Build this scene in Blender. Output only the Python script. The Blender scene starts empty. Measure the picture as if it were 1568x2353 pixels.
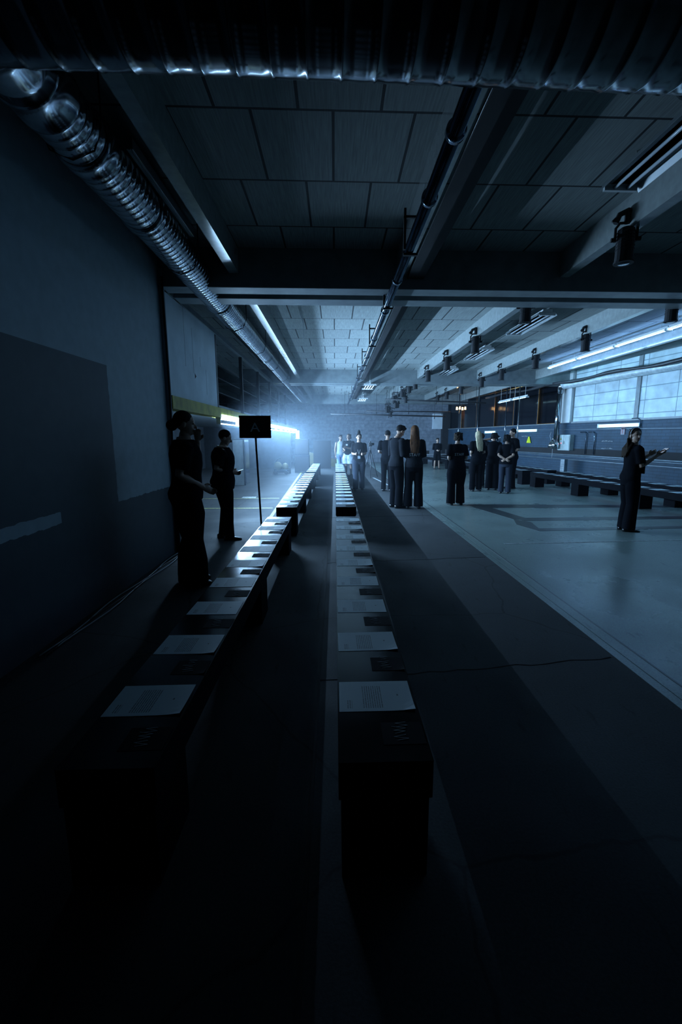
import bpy, bmesh, math, random
from mathutils import Vector, Matrix
from mathutils.bvhtree import BVHTree
random.seed(7)
S = bpy.context.scene
C = S.collection
PI = math.pi

# ------------------------------------------------------------------ camera
W_, H_, F_ = 1568, 2353, 1010.0
PSI = math.radians(2.0); TH = math.atan((H_ / 2 - 1005.0) / F_)
fw = Vector((math.sin(PSI) * math.cos(TH), math.cos(PSI) * math.cos(TH), -math.sin(TH)))
rt = Vector((math.cos(PSI), -math.sin(PSI), 0)); up = rt.cross(fw)
cam = bpy.data.cameras.new('camera'); co = bpy.data.objects.new('camera', cam); C.objects.link(co)
co.matrix_world = Matrix(((rt.x, up.x, -fw.x, 0), (rt.y, up.y, -fw.y, 0), (rt.z, up.z, -fw.z, 1.5), (0, 0, 0, 1)))
cam.sensor_fit = 'VERTICAL'; cam.sensor_height = 36; cam.lens = 36 * F_ / H_
cam.shift_x = -22.0 / H_; cam.clip_start = .05; cam.clip_end = 200
S.camera = co

# ------------------------------------------------------------------ world, exposure, render-neutral settings
w = bpy.data.worlds.new('world'); S.world = w; w.use_nodes = True
w.node_tree.nodes['Background'].inputs[0].default_value = (.10, .2, .32, 1)
w.node_tree.nodes['Background'].inputs[1].default_value = .004
S.view_settings.view_transform = 'Standard'; S.view_settings.look = 'None'
S.view_settings.gamma = 1; S.view_settings.exposure = -0.48; S.view_settings.use_curve_mapping = False
try:
    S.cycles.volume_bounces = 0; S.cycles.max_bounces = 4; S.cycles.diffuse_bounces = 3; S.cycles.adaptive_threshold = .03; S.cycles.volume_step_rate = 1.5
    S.cycles.glossy_bounces = 3; S.cycles.sample_clamp_indirect = 3.0; S.cycles.caustics_reflective = False
    S.cycles.caustics_refractive = False
except Exception: pass

# brightness of every light source of the hall (tubes, lamps and the glowing strip added to the battens)
LEFT_POWER, LEFT_STRONG, LEFT_EDGE = 225.0, 430.0, 46.0          # the batten row under the yellow beam
RIGHT_TUBE = 30.0; WALL_TUBE = 5.0; CEIL_TUBE = 1.6
BLUE = (.36, .64, 1.0); CYAN = (.26, .68, 1.0); WARM = (1, .62, .25)
HAZE = .019

# ------------------------------------------------------------------ materials
def nt(name):
    m = bpy.data.materials.new(name); m.use_nodes = True
    return m, m.node_tree.nodes, m.node_tree.links
def mat(name, col, rough=.6, metal=0., var=.25, scale=6., bump=0., bscale=40., spec=.5, coat=0., stretch=None, rvar=0.):
    m, n, l = nt(name); b = n['Principled BSDF']
    b.inputs['Roughness'].default_value = rough; b.inputs['Metallic'].default_value = metal
    b.inputs['Specular IOR Level'].default_value = spec
    if coat: b.inputs['Coat Weight'].default_value = coat; b.inputs['Coat Roughness'].default_value = .12
    tc = n.new('ShaderNodeTexCoord'); src = tc.outputs['Object']
    if stretch:
        mp = n.new('ShaderNodeMapping'); mp.inputs['Scale'].default_value = stretch; l.new(src, mp.inputs[0]); src = mp.outputs[0]
    no = n.new('ShaderNodeTexNoise'); no.inputs['Scale'].default_value = scale; no.inputs['Detail'].default_value = 6; l.new(src, no.inputs['Vector'])
    cr = n.new('ShaderNodeValToRGB'); cr.color_ramp.elements[0].position = .3; cr.color_ramp.elements[1].position = .7
    cr.color_ramp.elements[0].color = [c * (1 - var) for c in col] + [1]; cr.color_ramp.elements[1].color = [min(1, c * (1 + var * .6)) for c in col] + [1]
    l.new(no.outputs['Fac'], cr.inputs[0]); l.new(cr.outputs[0], b.inputs['Base Color'])
    if rvar:
        mr = n.new('ShaderNodeMapRange'); mr.inputs[3].default_value = max(.02, rough - rvar); mr.inputs[4].default_value = rough + rvar
        l.new(no.outputs['Fac'], mr.inputs[0]); l.new(mr.outputs[0], b.inputs['Roughness'])
    if bump:
        n2 = n.new('ShaderNodeTexNoise'); n2.inputs['Scale'].default_value = bscale; n2.inputs['Detail'].default_value = 5; l.new(src, n2.inputs['Vector'])
        bp = n.new('ShaderNodeBump'); bp.inputs['Strength'].default_value = bump; bp.inputs['Distance'].default_value = .01
        l.new(n2.outputs['Fac'], bp.inputs['Height']); l.new(bp.outputs[0], b.inputs['Normal'])
    return m
def emit(name, col, s):
    m, n, l = nt(name); b = n['Principled BSDF']
    b.inputs['Base Color'].default_value = (.8, .8, .8, 1)
    b.inputs['Emission Color'].default_value = (*col, 1); b.inputs['Emission Strength'].default_value = s
    return m
M = {}
M['black'] = mat('black_matte', (.012, .013, .016), .75)
M['bench'] = mat('bench_black_paint', (.007, .008, .011), .65, rvar=.05, spec=.04)
M['benchtop'] = mat('bench_black_laminate', (.007, .008, .010), .17, var=.4, rvar=.04, spec=.3)
M['steel'] = mat('galvanised_steel', (.42, .45, .48), .16, 1., .3, 9., rvar=.05)
M['pipe'] = mat('painted_pipe', (.16, .2, .26), .13, .9)
M['beam'] = mat('painted_beam', (.34, .37, .36), .16, var=.15, scale=14., coat=.6)
M['darkbeam'] = mat('dark_beam_paint', (.22, .25, .26), .38, var=.2)
M['white'] = mat('white_enamel', (.7, .72, .72), .4, var=.08)
M['yellow'] = mat('yellow_beam_paint', (.42, .36, .05), .6, var=.35)
M['silver'] = mat('lamp_reflector', (.8, .82, .84), .15, 1., .1)
M['rail'] = mat('pipe_rail_paint', (.30, .36, .40), .3, .5)
M['skin'] = mat('skin', (.42, .27, .20), .5, var=.1)
M['skin2'] = mat('skin_dark', (.20, .12, .085), .5, var=.1)
M['tee'] = mat('black_cotton', (.008, .009, .012), .95, spec=.03, bump=.3, bscale=18.)
M['grey'] = mat('charcoal_cotton', (.020, .022, .027), .95, spec=.03, bump=.3, bscale=18.)
M['trouser'] = mat('black_trouser', (.007, .008, .011), .95, spec=.03, bump=.5, bscale=9., stretch=(1, 1, .35))
M['jean'] = mat('washed_dark_denim', (.035, .042, .06), .95, spec=.05, bump=.5, bscale=9., stretch=(1, 1, .35))
M['denim'] = mat('blue_denim', (.16, .24, .40), .8)
M['acid'] = mat('bleached_denim', (.30, .36, .44), .8, var=.5, scale=9.)
M['pale'] = mat('pale_cotton', (.36, .40, .45), .8)
M['shoe'] = mat('black_leather', (.012, .012, .014), .25, coat=.3)
M['eye'] = mat('eye_dark', (.02, .015, .012), .2)
M['lip'] = mat('lip', (.25, .09, .08), .5)
HS = (6, 6, .6)
M['hblack'] = mat('hair_black', (.010, .009, .009), .7, spec=.12, scale=20., bump=1, bscale=30., stretch=HS)
M['hbrown'] = mat('hair_brown', (.035, .022, .014), .7, spec=.12, scale=20., bump=1, bscale=30., stretch=HS)
M['hred'] = mat('hair_auburn', (.15, .06, .022), .6, spec=.2, var=.6, scale=20., bump=1, bscale=30., stretch=HS)
M['hblond'] = mat('hair_blonde', (.62, .52, .33), .6, spec=.2, var=.5, scale=20., bump=1, bscale=30., stretch=HS)
M['lead'] = mat('cable_rubber', (.03, .03, .035), .35)
M['cablew'] = mat('pale_cable', (.45, .47, .5), .35)
M['insul'] = mat('pale_duct_lagging', (.62, .70, .72), .45, .2, var=.25, scale=8., bump=.8, bscale=14.)
M['copper'] = mat('orange_pipe', (.75, .36, .12), .28, 1.)
M['olive'] = mat('ramp_olive_paint', (.13, .115, .05), .7)
M['print'] = mat('white_print', (.9, .9, .9), .6, var=.02)
M['ink'] = mat('grey_ink', (.05, .055, .06), .5)
M['scrawl'] = mat('silver_marker', (.38, .40, .43), .7, spec=.1)
M['card'] = mat('dark_card', (.006, .007, .009), .8, spec=.08)
M['night'] = mat('night_dark_glass', (.004, .005, .008), .12, spec=.35)
M['red'] = emit('red_pilot', (1, .03, .02), 4.)
M['pink'] = emit('magenta_pilot', (1, .05, .5), 2.)
M['phone'] = emit('phone_screen', (.6, .75, 1), .5)
M['ledv'] = emit('violet_led', (.45, .42, 1), 2.2)
M['tubeL'] = emit('left_batten_light', BLUE, LEFT_STRONG)
M['tubeE'] = emit('left_edge_shield_glow', BLUE, LEFT_EDGE)
M['tubeR'] = emit('right_tube_light', CYAN, RIGHT_TUBE); M['tubeB'] = emit('blue_tube_light', (.22, .48, 1), RIGHT_TUBE * 2)
M['tubeW'] = emit('wall_tube_light', (.40, .80, 1), WALL_TUBE)
M['tubeC'] = emit('ceiling_tube_dim', (.55, .8, 1), CEIL_TUBE)
M['tubeoff'] = mat('unlit_tube_glass', (.65, .7, .75), .12, var=.05, coat=.5)
M['warm'] = emit('warm_lamp', WARM, 9.)
M['yel'] = mat('yellow_plastic', (.75, .80, .015), .4)
M['boxgrey'] = mat('cabinet_enamel', (.48, .56, .55), .4)
M['mark'] = mat('floor_dark_tone', (.045, .055, .06), .35)  # even dark tone for the bands on the coated floor
M['ymark'] = mat('worn_yellow_line', (.34, .33, .10), .6, var=.7, scale=22.)
M['wmark'] = mat('worn_white_line', (.42, .45, .46), .6, var=.5, scale=22.)

def floor_mat(name, c1, c2, rough, cracks):
    m, n, l = nt(name); b = n['Principled BSDF']; tc = n.new('ShaderNodeTexCoord')
    a = n.new('ShaderNodeTexNoise'); a.inputs['Scale'].default_value = .9; a.inputs['Detail'].default_value = 9; a.inputs['Roughness'].default_value = .62
    l.new(tc.outputs['Object'], a.inputs['Vector'])
    mx = n.new('ShaderNodeMix'); mx.data_type = 'RGBA'; l.new(a.outputs['Fac'], mx.inputs['Factor'])
    mx.inputs['A'].default_value = (*c1, 1); mx.inputs['B'].default_value = (*c2, 1); col = mx.outputs['Result']
    f = n.new('ShaderNodeTexNoise'); f.inputs['Scale'].default_value = 90; f.inputs['Detail'].default_value = 3; l.new(tc.outputs['Object'], f.inputs['Vector'])
    mf = n.new('ShaderNodeMapRange'); mf.inputs[1].default_value = .3; mf.inputs[2].default_value = .7; mf.inputs[3].default_value = .7; mf.inputs[4].default_value = 1.15; l.new(f.outputs['Fac'], mf.inputs[0])
    m2 = n.new('ShaderNodeMix'); m2.data_type = 'RGBA'; m2.blend_type = 'MULTIPLY'; m2.inputs['Factor'].default_value = 1; l.new(col, m2.inputs['A']); l.new(mf.outputs[0], m2.inputs['B']); col = m2.outputs['Result']
    # scuffs (elongated) and cracks
    mp = n.new('ShaderNodeMapping'); mp.inputs['Scale'].default_value = (5, 1.3, 1); mp.inputs['Rotation'].default_value = (0, 0, .9); l.new(tc.outputs['Object'], mp.inputs[0])
    sc = n.new('ShaderNodeTexNoise'); sc.inputs['Scale'].default_value = 2.6; sc.inputs['Detail'].default_value = 4; l.new(mp.outputs[0], sc.inputs['Vector'])
    r = n.new('ShaderNodeMapRange'); r.inputs[1].default_value = .64; r.inputs[2].default_value = .70; r.inputs[3].default_value = 1; r.inputs[4].default_value = .55; l.new(sc.outputs['Fac'], r.inputs[0])
    m3 = n.new('ShaderNodeMix'); m3.data_type = 'RGBA'; m3.blend_type = 'MULTIPLY'; m3.inputs['Factor'].default_value = 1; l.new(col, m3.inputs['A']); l.new(r.outputs[0], m3.inputs['B']); col = m3.outputs['Result']
    if cracks:
        wn = n.new('ShaderNodeTexNoise'); wn.inputs['Scale'].default_value = 3.; wn.inputs['Detail'].default_value = 5; l.new(tc.outputs['Object'], wn.inputs['Vector'])
        vm = n.new('ShaderNodeMix'); vm.data_type = 'VECTOR'; vm.inputs['Factor'].default_value = .12; l.new(tc.outputs['Object'], vm.inputs['A']); l.new(wn.outputs['Color'], vm.inputs['B'])
        v = n.new('ShaderNodeTexVoronoi'); v.feature = 'DISTANCE_TO_EDGE'; v.inputs['Scale'].default_value = .55; l.new(vm.outputs['Result'], v.inputs['Vector'])
        r2 = n.new('ShaderNodeMapRange'); r2.inputs[1].default_value = .0015; r2.inputs[2].default_value = .005; r2.inputs[3].default_value = .35; r2.inputs[4].default_value = 1; l.new(v.outputs['Distance'], r2.inputs[0])
        m4 = n.new('ShaderNodeMix'); m4.data_type = 'RGBA'; m4.blend_type = 'MULTIPLY'; m4.inputs['Factor'].default_value = 1; l.new(col, m4.inputs['A']); l.new(r2.outputs[0], m4.inputs['B']); col = m4.outputs['Result']
    l.new(col, b.inputs['Base Color'])
    rr = n.new('ShaderNodeMapRange'); rr.inputs[1].default_value = .35; rr.inputs[2].default_value = .65; rr.inputs[3].default_value = rough - .1; rr.inputs[4].default_value = rough + .12; l.new(a.outputs['Fac'], rr.inputs[0]); l.new(rr.outputs[0], b.inputs['Roughness'])
    bp = n.new('ShaderNodeBump'); bp.inputs['Strength'].default_value = .15; bp.inputs['Distance'].default_value = .004; l.new(f.outputs['Fac'], bp.inputs['Height']); l.new(bp.outputs[0], b.inputs['Normal'])
    return m
M['asphalt'] = floor_mat('dark_screed_floor', (.022, .026, .03), (.05, .056, .06), .75, True)
M['epoxy'] = floor_mat('green_grey_coated_floor', (.15, .205, .20), (.26, .325, .305), .32, False)

def brick_mat(name, col, mortar, bw, rh, ms, rough, fine, rot=None, mirrored=.5, bump=.4):
    m, n, l = nt(name); b = n['Principled BSDF']; tc = n.new('ShaderNodeTexCoord'); src = tc.outputs['Object']
    if rot:
        mp = n.new('ShaderNodeMapping'); mp.inputs['Rotation'].default_value = rot; l.new(src, mp.inputs[0]); src = mp.outputs[0]
    br = n.new('ShaderNodeTexBrick'); l.new(src, br.inputs['Vector']); br.inputs['Scale'].default_value = 1
    br.inputs['Brick Width'].default_value = bw; br.inputs['Row Height'].default_value = rh; br.inputs['Mortar Size'].default_value = ms
    br.inputs['Mortar Smooth'].default_value = .2; br.offset = mirrored
    br.inputs['Color1'].default_value = (*col, 1); br.inputs['Color2'].default_value = (*[c * .84 for c in col], 1); br.inputs['Mortar'].default_value = (*mortar, 1)
    no = n.new('ShaderNodeTexNoise'); no.inputs['Scale'].default_value = 3; no.inputs['Detail'].default_value = 8
    m2p = n.new('ShaderNodeMapping'); m2p.inputs['Scale'].default_value = fine; l.new(tc.outputs['Object'], m2p.inputs[0]); l.new(m2p.outputs[0], no.inputs['Vector'])
    mr = n.new('ShaderNodeMapRange'); mr.inputs[1].default_value = .3; mr.inputs[2].default_value = .7; mr.inputs[3].default_value = .72; mr.inputs[4].default_value = 1.15; l.new(no.outputs['Fac'], mr.inputs[0])
    mx = n.new('ShaderNodeMix'); mx.data_type = 'RGBA'; mx.blend_type = 'MULTIPLY'; mx.inputs['Factor'].default_value = 1
    l.new(br.outputs['Color'], mx.inputs['A']); l.new(mr.outputs[0], mx.inputs['B']); l.new(mx.outputs['Result'], b.inputs['Base Color'])
    b.inputs['Roughness'].default_value = rough
    bp = n.new('ShaderNodeBump'); bp.inputs['Strength'].default_value = bump; bp.inputs['Distance'].default_value = .01; bp.invert = True
    l.new(br.outputs['Fac'], bp.inputs['Height']); l.new(bp.outputs[0], b.inputs['Normal'])
    return m
M['ceil'] = brick_mat('wood_wool_ceiling_board', (.31, .34, .33), (.02, .022, .025), .58, .865, .012, .85, (26, 1.2, 1), mirrored=.42)
M['backwall'] = brick_mat('painted_block_wall', (.26, .29, .34), (.18, .20, .24), .42, .21, .01, .8, (2, 2, 2), rot=(-PI / 2, 0, 0))
M['brick'] = brick_mat('blue_grey_painted_brick', (.022, .058, .100), (.012, .033, .058), .26, .085, .008, .6, (1, 1, 1), rot=(-PI / 2, 0, 0))

def painted_left_wall():
    """pale plaster above a ragged dark dado, with a dark painted block and a bare pale dash - all paint on the wall, placed in metres"""
    m, n, l = nt('left_wall_paint'); b = n['Principled BSDF']; g = n.new('ShaderNodeTexCoord')
    sp = n.new('ShaderNodeSeparateXYZ'); l.new(g.outputs['Object'], sp.inputs[0])
    no = n.new('ShaderNodeTexNoise'); no.inputs['Scale'].default_value = 9; no.inputs['Detail'].default_value = 6; l.new(g.outputs['Object'], no.inputs['Vector'])
    def mth(op, a, c):
        k = n.new('ShaderNodeMath'); k.operation = op
        for i, v in enumerate((a, c)):
            if isinstance(v, (int, float)): k.inputs[i].default_value = v
            else: l.new(v, k.inputs[i])
        return k.outputs[0]
    wob = mth('MULTIPLY', mth('SUBTRACT', no.outputs['Fac'], .5), .05)
    Y, Z = sp.outputs['Y'], mth('ADD', sp.outputs['Z'], wob)
    dado = mth('LESS_THAN', Z, .88)
    blk = mth('MULTIPLY', mth('LESS_THAN', mth('ADD', Y, wob), 4.33), mth('LESS_THAN', sp.outputs['Z'], 2.16))
    dash = mth('MULTIPLY', mth('MULTIPLY', mth('LESS_THAN', Y, 3.42), mth('GREATER_THAN', Z, .84)), mth('LESS_THAN', Z, .93))
    dark = mth('MULTIPLY', mth('MAXIMUM', dado, blk), mth('SUBTRACT', 1, dash))
    mx = n.new('ShaderNodeMix'); mx.data_type = 'RGBA'; l.new(dark, mx.inputs['Factor'])
    mx.inputs['A'].default_value = (.36, .44, .48, 1); mx.inputs['B'].default_value = (.06, .075, .09, 1)
    mr = n.new('ShaderNodeMapRange'); mr.inputs[3].default_value = .8; mr.inputs[4].default_value = 1.15; l.new(no.outputs['Fac'], mr.inputs[0])
    m2 = n.new('ShaderNodeMix'); m2.data_type = 'RGBA'; m2.blend_type = 'MULTIPLY'; m2.inputs['Factor'].default_value = 1
    l.new(mx.outputs['Result'], m2.inputs['A']); l.new(mr.outputs[0], m2.inputs['B']); l.new(m2.outputs['Result'], b.inputs['Base Color']); b.inputs['Roughness'].default_value = .6
    return m
M['leftwall'] = painted_left_wall()
M['plaster'] = mat('cracked_pale_plaster', (.68, .75, .80), .7, var=.12, scale=3., bump=.2, bscale=12.)
M['panelw'] = brick_mat('white_sandwich_panel', (.62, .74, .78), (.22, .30, .33), 1.02, .36, .012, .4, (1, 1, 1), rot=(-PI / 2, 0, 0), mirrored=0.)

def paper_mat():
    m, n, l = nt('printed_sheet'); b = n['Principled BSDF']; g = n.new('ShaderNodeTexCoord')
    sp = n.new('ShaderNodeSeparateXYZ'); l.new(g.outputs['Object'], sp.inputs[0])
    def mth(op, a, c):
        k = n.new('ShaderNodeMath'); k.operation = op
        for i, v in enumerate((a, c)):
            if isinstance(v, (int, float)): k.inputs[i].default_value = v
            else: l.new(v, k.inputs[i])
        return k.outputs[0]
    x, y = sp.outputs['X'], sp.outputs['Y']      # x 0..0.297 across the bench, y 0..0.21
    def rng(v, a, c): return mth('MULTIPLY', mth('GREATER_THAN', v, a), mth('LESS_THAN', v, c))
    line = mth('GREATER_THAN', mth('FRACT', mth('MULTIPLY', x, 110), 0), .52)
    no = n.new('ShaderNodeTexNoise'); no.inputs['Scale'].default_value = 1; mp = n.new('ShaderNodeMapping'); mp.inputs['Scale'].default_value = (110, 320, 1); l.new(g.outputs['Object'], mp.inputs[0]); l.new(mp.outputs[0], no.inputs['Vector'])
    word = mth('GREATER_THAN', no.outputs['Fac'], .42)
    body = mth('MULTIPLY', rng(x, .092, .175), rng(y, .02, .175))
    head = mth('MULTIPLY', rng(x, .032, .052), rng(y, .02, .075))
    dot = mth('MULTIPLY', rng(x, .236, .243), rng(y, .10, .112))
    ink = mth('MAXIMUM', mth('MULTIPLY', mth('MULTIPLY', mth('MAXIMUM', body, head), line), word), dot)
    mx = n.new('ShaderNodeMix'); mx.data_type = 'RGBA'; l.new(ink, mx.inputs['Factor'])
    mx.inputs['A'].default_value = (.66, .76, .80, 1); mx.inputs['B'].default_value = (.18, .21, .22, 1)
    l.new(mx.outputs['Result'], b.inputs['Base Color']); b.inputs['Roughness'].default_value = .55
    return m
M['paper'] = paper_mat()

# ------------------------------------------------------------------ mesh helpers
def bx(bm, x0, x1, y0, y1, z0, z1, bev=0):
    r = bmesh.ops.create_cube(bm, size=1); vs = r['verts']
    for v in vs: v.co = Vector((x0 + (v.co.x + .5) * (x1 - x0), y0 + (v.co.y + .5) * (y1 - y0), z0 + (v.co.z + .5) * (z1 - z0)))
    if bev: bmesh.ops.bevel(bm, geom=list({e for v in vs for e in v.link_edges}), offset=bev, segments=2, profile=.6, affect='EDGES')
def ring(bm, c, a, b_, n, rx, ry):
    return [bm.verts.new(c + a * (math.cos(2 * PI * i / n) * rx) + b_ * (math.sin(2 * PI * i / n) * ry)) for i in range(n)]
def skin_rings(bm, rings, caps=True):
    for p, q in zip(rings, rings[1:]):
        k = len(p)
        for i in range(k): bm.faces.new((p[i], p[(i + 1) % k], q[(i + 1) % k], q[i]))
    if caps: bm.faces.new(rings[0][::-1]); bm.faces.new(rings[-1])
def tube(bm, pts, rad, n=10, flat=1., ref=None, round_=False):
    """tube through points; rad is a number or a list; flat squashes the section along ref"""
    pts = [Vector(p) for p in pts]
    rs = list(rad) if isinstance(rad, (list, tuple)) else [rad] * len(pts)
    if round_:
        d0 = (pts[0] - pts[1]).normalized(); d1 = (pts[-1] - pts[-2]).normalized(); r0, r1 = rs[0], rs[-1]
        pts = [pts[0] + d0 * r0 * .95, pts[0] + d0 * r0 * .7] + pts + [pts[-1] + d1 * r1 * .7, pts[-1] + d1 * r1 * .95]
        rs = [r0 * .3, r0 * .72] + rs + [r1 * .72, r1 * .3]
    rings = []; a = None
    for i, p in enumerate(pts):
        t = (pts[min(i + 1, len(pts) - 1)] - pts[max(i - 1, 0)]).normalized()
        if a is None:
            a = Vector(ref) if ref else (Vector((1, 0, 0)) if abs(t.x) < .8 else Vector((0, 1, 0)))
        a = (a - t * a.dot(t)).normalized(); b_ = t.cross(a)
        rings.append(ring(bm, p, a, b_, n, rs[i], rs[i] * flat))
    skin_rings(bm, rings)
def ellipsoid(bm, c, r, rot=None, u=16, v=12):
    res = bmesh.ops.create_uvsphere(bm, u_segments=u, v_segments=v, radius=1)
    for q in res['verts']:
        p = Vector((q.co.x * r[0], q.co.y * r[1], q.co.z * r[2]))
        if rot: p = rot @ p
        q.co = p + Vector(c)
def cyl(bm, p0, p1, r, n=12): tube(bm, [p0, p1], r, n)
def obj(name, bm, m, parent=None, smooth=False, loc=None, rz=None):
    me = bpy.data.meshes.new(name); bmesh.ops.recalc_face_normals(bm, faces=bm.faces); bm.to_mesh(me); bm.free()
    me.materials.append(M[m] if isinstance(m, str) else m)
    if smooth: me.polygons.foreach_set('use_smooth', [True] * len(me.polygons))
    o = bpy.data.objects.new(name, me); C.objects.link(o); o.parent = parent
    if loc: o.location = loc
    if rz is not None: o.rotation_euler[2] = rz
    return o
def tag(o, label, cat, group=None, kind=None):
    o['label'] = label; o['category'] = cat
    if group: o['group'] = group
    if kind: o['kind'] = kind
    return o
def thing(name, label, cat, loc=(0, 0, 0), rz=0, group=None):
    o = bpy.data.objects.new(name, None); C.objects.link(o); o.empty_display_size = .1
    o.location = loc; o.rotation_euler = (0, 0, rz); return tag(o, label, cat, group)
def struct(name, bm, m, smooth=False, loc=None, rz=None, parent=None):
    o = obj(name, bm, m, parent, smooth, loc, rz); o['kind'] = 'structure'; return o
def sbox(name, m, *d, bev=0, parent=None, loc=None, rz=None):
    bm = bmesh.new(); bx(bm, *d, bev=bev); return struct(name, bm, m, parent=parent, loc=loc, rz=rz)
def box(name, m, parent, *d, bev=0):
    bm = bmesh.new(); bx(bm, *d, bev=bev); return obj(name, bm, m, parent)
def kids(r): return [c for c in C.objects if c.parent == r]
def dup(root, loc, rz=0, label=None, group=None):
    def cp(o, par):
        c = o.copy(); C.objects.link(c); c.parent = par
        for ch in kids(o): cp(ch, c)
        return c
    r = cp(root, None); r.location = loc; r.rotation_euler = (0, 0, rz)
    if label: r['label'] = label
    if group: r['group'] = group
    return r
def tube_obj(name, m, pts, r, parent=None, n=12, **k):
    bm = bmesh.new(); tube(bm, pts, r, n, **k); return obj(name, bm, m, parent, True)
ORD = ['first', 'second', 'third', 'fourth', 'fifth', 'sixth', 'seventh', 'eighth', 'ninth', 'tenth', 'eleventh', 'twelfth', 'thirteenth', 'fourteenth', 'fifteenth', 'sixteenth']

# ------------------------------------------------------------------ room shell
ZC = 3.75; ZB = 3.3; ZL = 3.46
RW = lambda y: 10.0 - .12 * y             # right wall stands slightly askew
RANG = math.atan(.12); YB = 27.0
def quadslab(name, m, pts, z0, z1):
    bm = bmesh.new(); a = [bm.verts.new((x, y, z0)) for x, y in pts]; b_ = [bm.verts.new((x, y, z1)) for x, y in pts]
    skin_rings(bm, [a, b_]); return struct(name, bm, m)
quadslab('floor', 'asphalt', [(-6.4, -4), (2.0, -4), (2.0, YB), (-6.4, YB)], -.2, 0)
quadslab('floor', 'epoxy', [(2.0, -4), (RW(-4) + .2, -4), (RW(YB) + .2, YB), (2.0, YB)], -.2, .003)
# bays of the ceiling, each with its own board joints
for y0, y1, sh_ in ((-4, -3.3, 0), (-2.76, 5.78, .2), (6.5, 15.4, -.13), (16.1, 24.3, 0), (24.9, YB, 0)):
    bm = bmesh.new(); bx(bm, -6.4, 10.8, -sh_, y1 - y0 - sh_, 0, .15); struct('ceiling', bm, 'ceil', loc=(0, y0 + sh_, ZC))
for y in (-3.3, 5.78, 15.4, 24.3):           # paired cross beams with an expansion gap and the slab strip over it
    w_ = .26 if y < 24 else .22
    sbox('ceiling_beam', 'darkbeam', -6.4, 10.8, y, y + w_, ZB, ZC + .15, bev=.01)
    sbox('ceiling_beam', 'darkbeam', -6.4, 10.8, y + w_ + .18, y + 2 * w_ + .20, ZB, ZC + .15, bev=.01)
    sbox('ceiling', 'black', -6.4, 10.8, y + w_, y + w_ + .18, ZC, ZC + .15)
BEAMX = (-5.33, -3.30, -1.27, .77, 2.80, 4.85, 6.88)
for y0, y1 in ((-2.76, 5.78), (6.5, 15.4), (16.1, 24.3), (24.9, YB)):
    for x in BEAMX:
        bm = bmesh.new(); bx(bm, x, x + .115, y0 + .001, y1 - .001, ZL, ZC); struct('ceiling_joist', bm, 'beam')
sbox('wall_left', 'leftwall', -2.5, -2.12, -4, 5.82, 0, ZC)
sbox('wall_back', 'backwall', 0, 14, 0, .2, 0, ZC, loc=(-6.4, YB, 0))
M['frontwall'] = mat('front_wall_dark_paint', (.035, .04, .045), .85)
sbox('wall_front', 'frontwall', -6.4, 10.8, -4.2, -4, 0, ZC)
M['darkwall'] = mat('shade_dark_wall', (.045, .055, .065), .8)  # gloom under the mezzanine put into an even dark wall colour
sbox('wall_left', 'darkwall', -6.6, -6.4, 5.82, YB, 0, ZC)
sbox('wall_left', 'darkwall', -6.6, -2.5, 5.6, 5.82, 0, ZC)
sbox('wall_back', 'darkwall', -6.4, -2.2, 22.0, 22.2, 0, 1.98)
# upper plaster panel over the left opening
sbox('wall_left', 'plaster', -2.24, -2.12, 5.822, 8.25, 2.03, 3.34)
bm = bmesh.new()
for y, z0, z1 in ((6.95, 2.45, 3.1), (7.6, 2.2, 2.6), (6.6, 2.5, 3.3), (7.3, 2.6, 2.75)): bx(bm, -2.119, -2.1185, y, y + .006, z0, z1)
bmesh.ops.create_cone(bm, segments=3, radius1=.05, radius2=.02, depth=.002, cap_ends=True, matrix=Matrix.Translation((-2.118, 7.02, 2.42)) @ Matrix.Rotation(PI / 2, 4, 'Y'))
struct('trim_1', bm, 'black')
# mezzanine slab, its yellow edge beam
sbox('floor', 'darkbeam', -6.4, -2.26, 5.82, 24.3, 1.98, 2.12)
sbox('trim_2', 'yellow', -2.26, -2.06, 5.822, 24.3, 1.86, 2.028, bev=.006)
sbox('trim_3', 'darkbeam', -2.18, -2.1, 5.83, 24.3, 3.3, 3.38)
sbox('trim_4', 'leftwall', -2.13, -2.075, 5.76, 5.83, 0, 3.5)
# right wall: a local frame whose x runs along the wall towards the back
wl = math.hypot(31, 31 * .12)
def rw_loc(y, z=0, off=0):
    d = Vector((-math.sin(RANG), math.cos(RANG), 0)); nrm = Vector((-math.cos(RANG), -math.sin(RANG), 0))
    return Vector((RW(y), y, z)) + nrm * off
RZ = PI / 2 + RANG
bm = bmesh.new(); bx(bm, 0, wl, -.25, 0, 0, 2.0); struct('wall_right', bm, 'brick', loc=rw_loc(-4), rz=RZ)
bm = bmesh.new(); bx(bm, 0, wl * 19.2 / 31, -.16, -.04, 2.0, ZC); struct('wall_right', bm, 'panelw', loc=rw_loc(-4), rz=RZ)
def on_right(name, m, y0, y1, o0, o1, z0, z1, bev=0, kind=True):
    """box fixed along the right wall: from y0 to y1, standing o0..o1 off its face"""
    bm = bmesh.new(); L = (y1 - y0) / math.cos(RANG); bx(bm, 0, L, o0, o1, z0, z1, bev=bev)
    o = obj(name, bm, m, loc=rw_loc(y0), rz=RZ)
    if kind: o['kind'] = 'structure'
    return o
on_right('trim_5', 'white', 15.25, 15.75, -.14, .06, 2.0, ZC, bev=.01)
on_right('trim_6', 'darkbeam', 12.38, 12.52, -.14, -.01, 2.0, ZC)
on_right('trim_7', 'darkbeam', -4, 15.2, -.04, .03, 1.98, 2.03)
on_right('trim_8', 'black', -4, 26.9, .001, .004, .92, 1.12)
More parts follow.
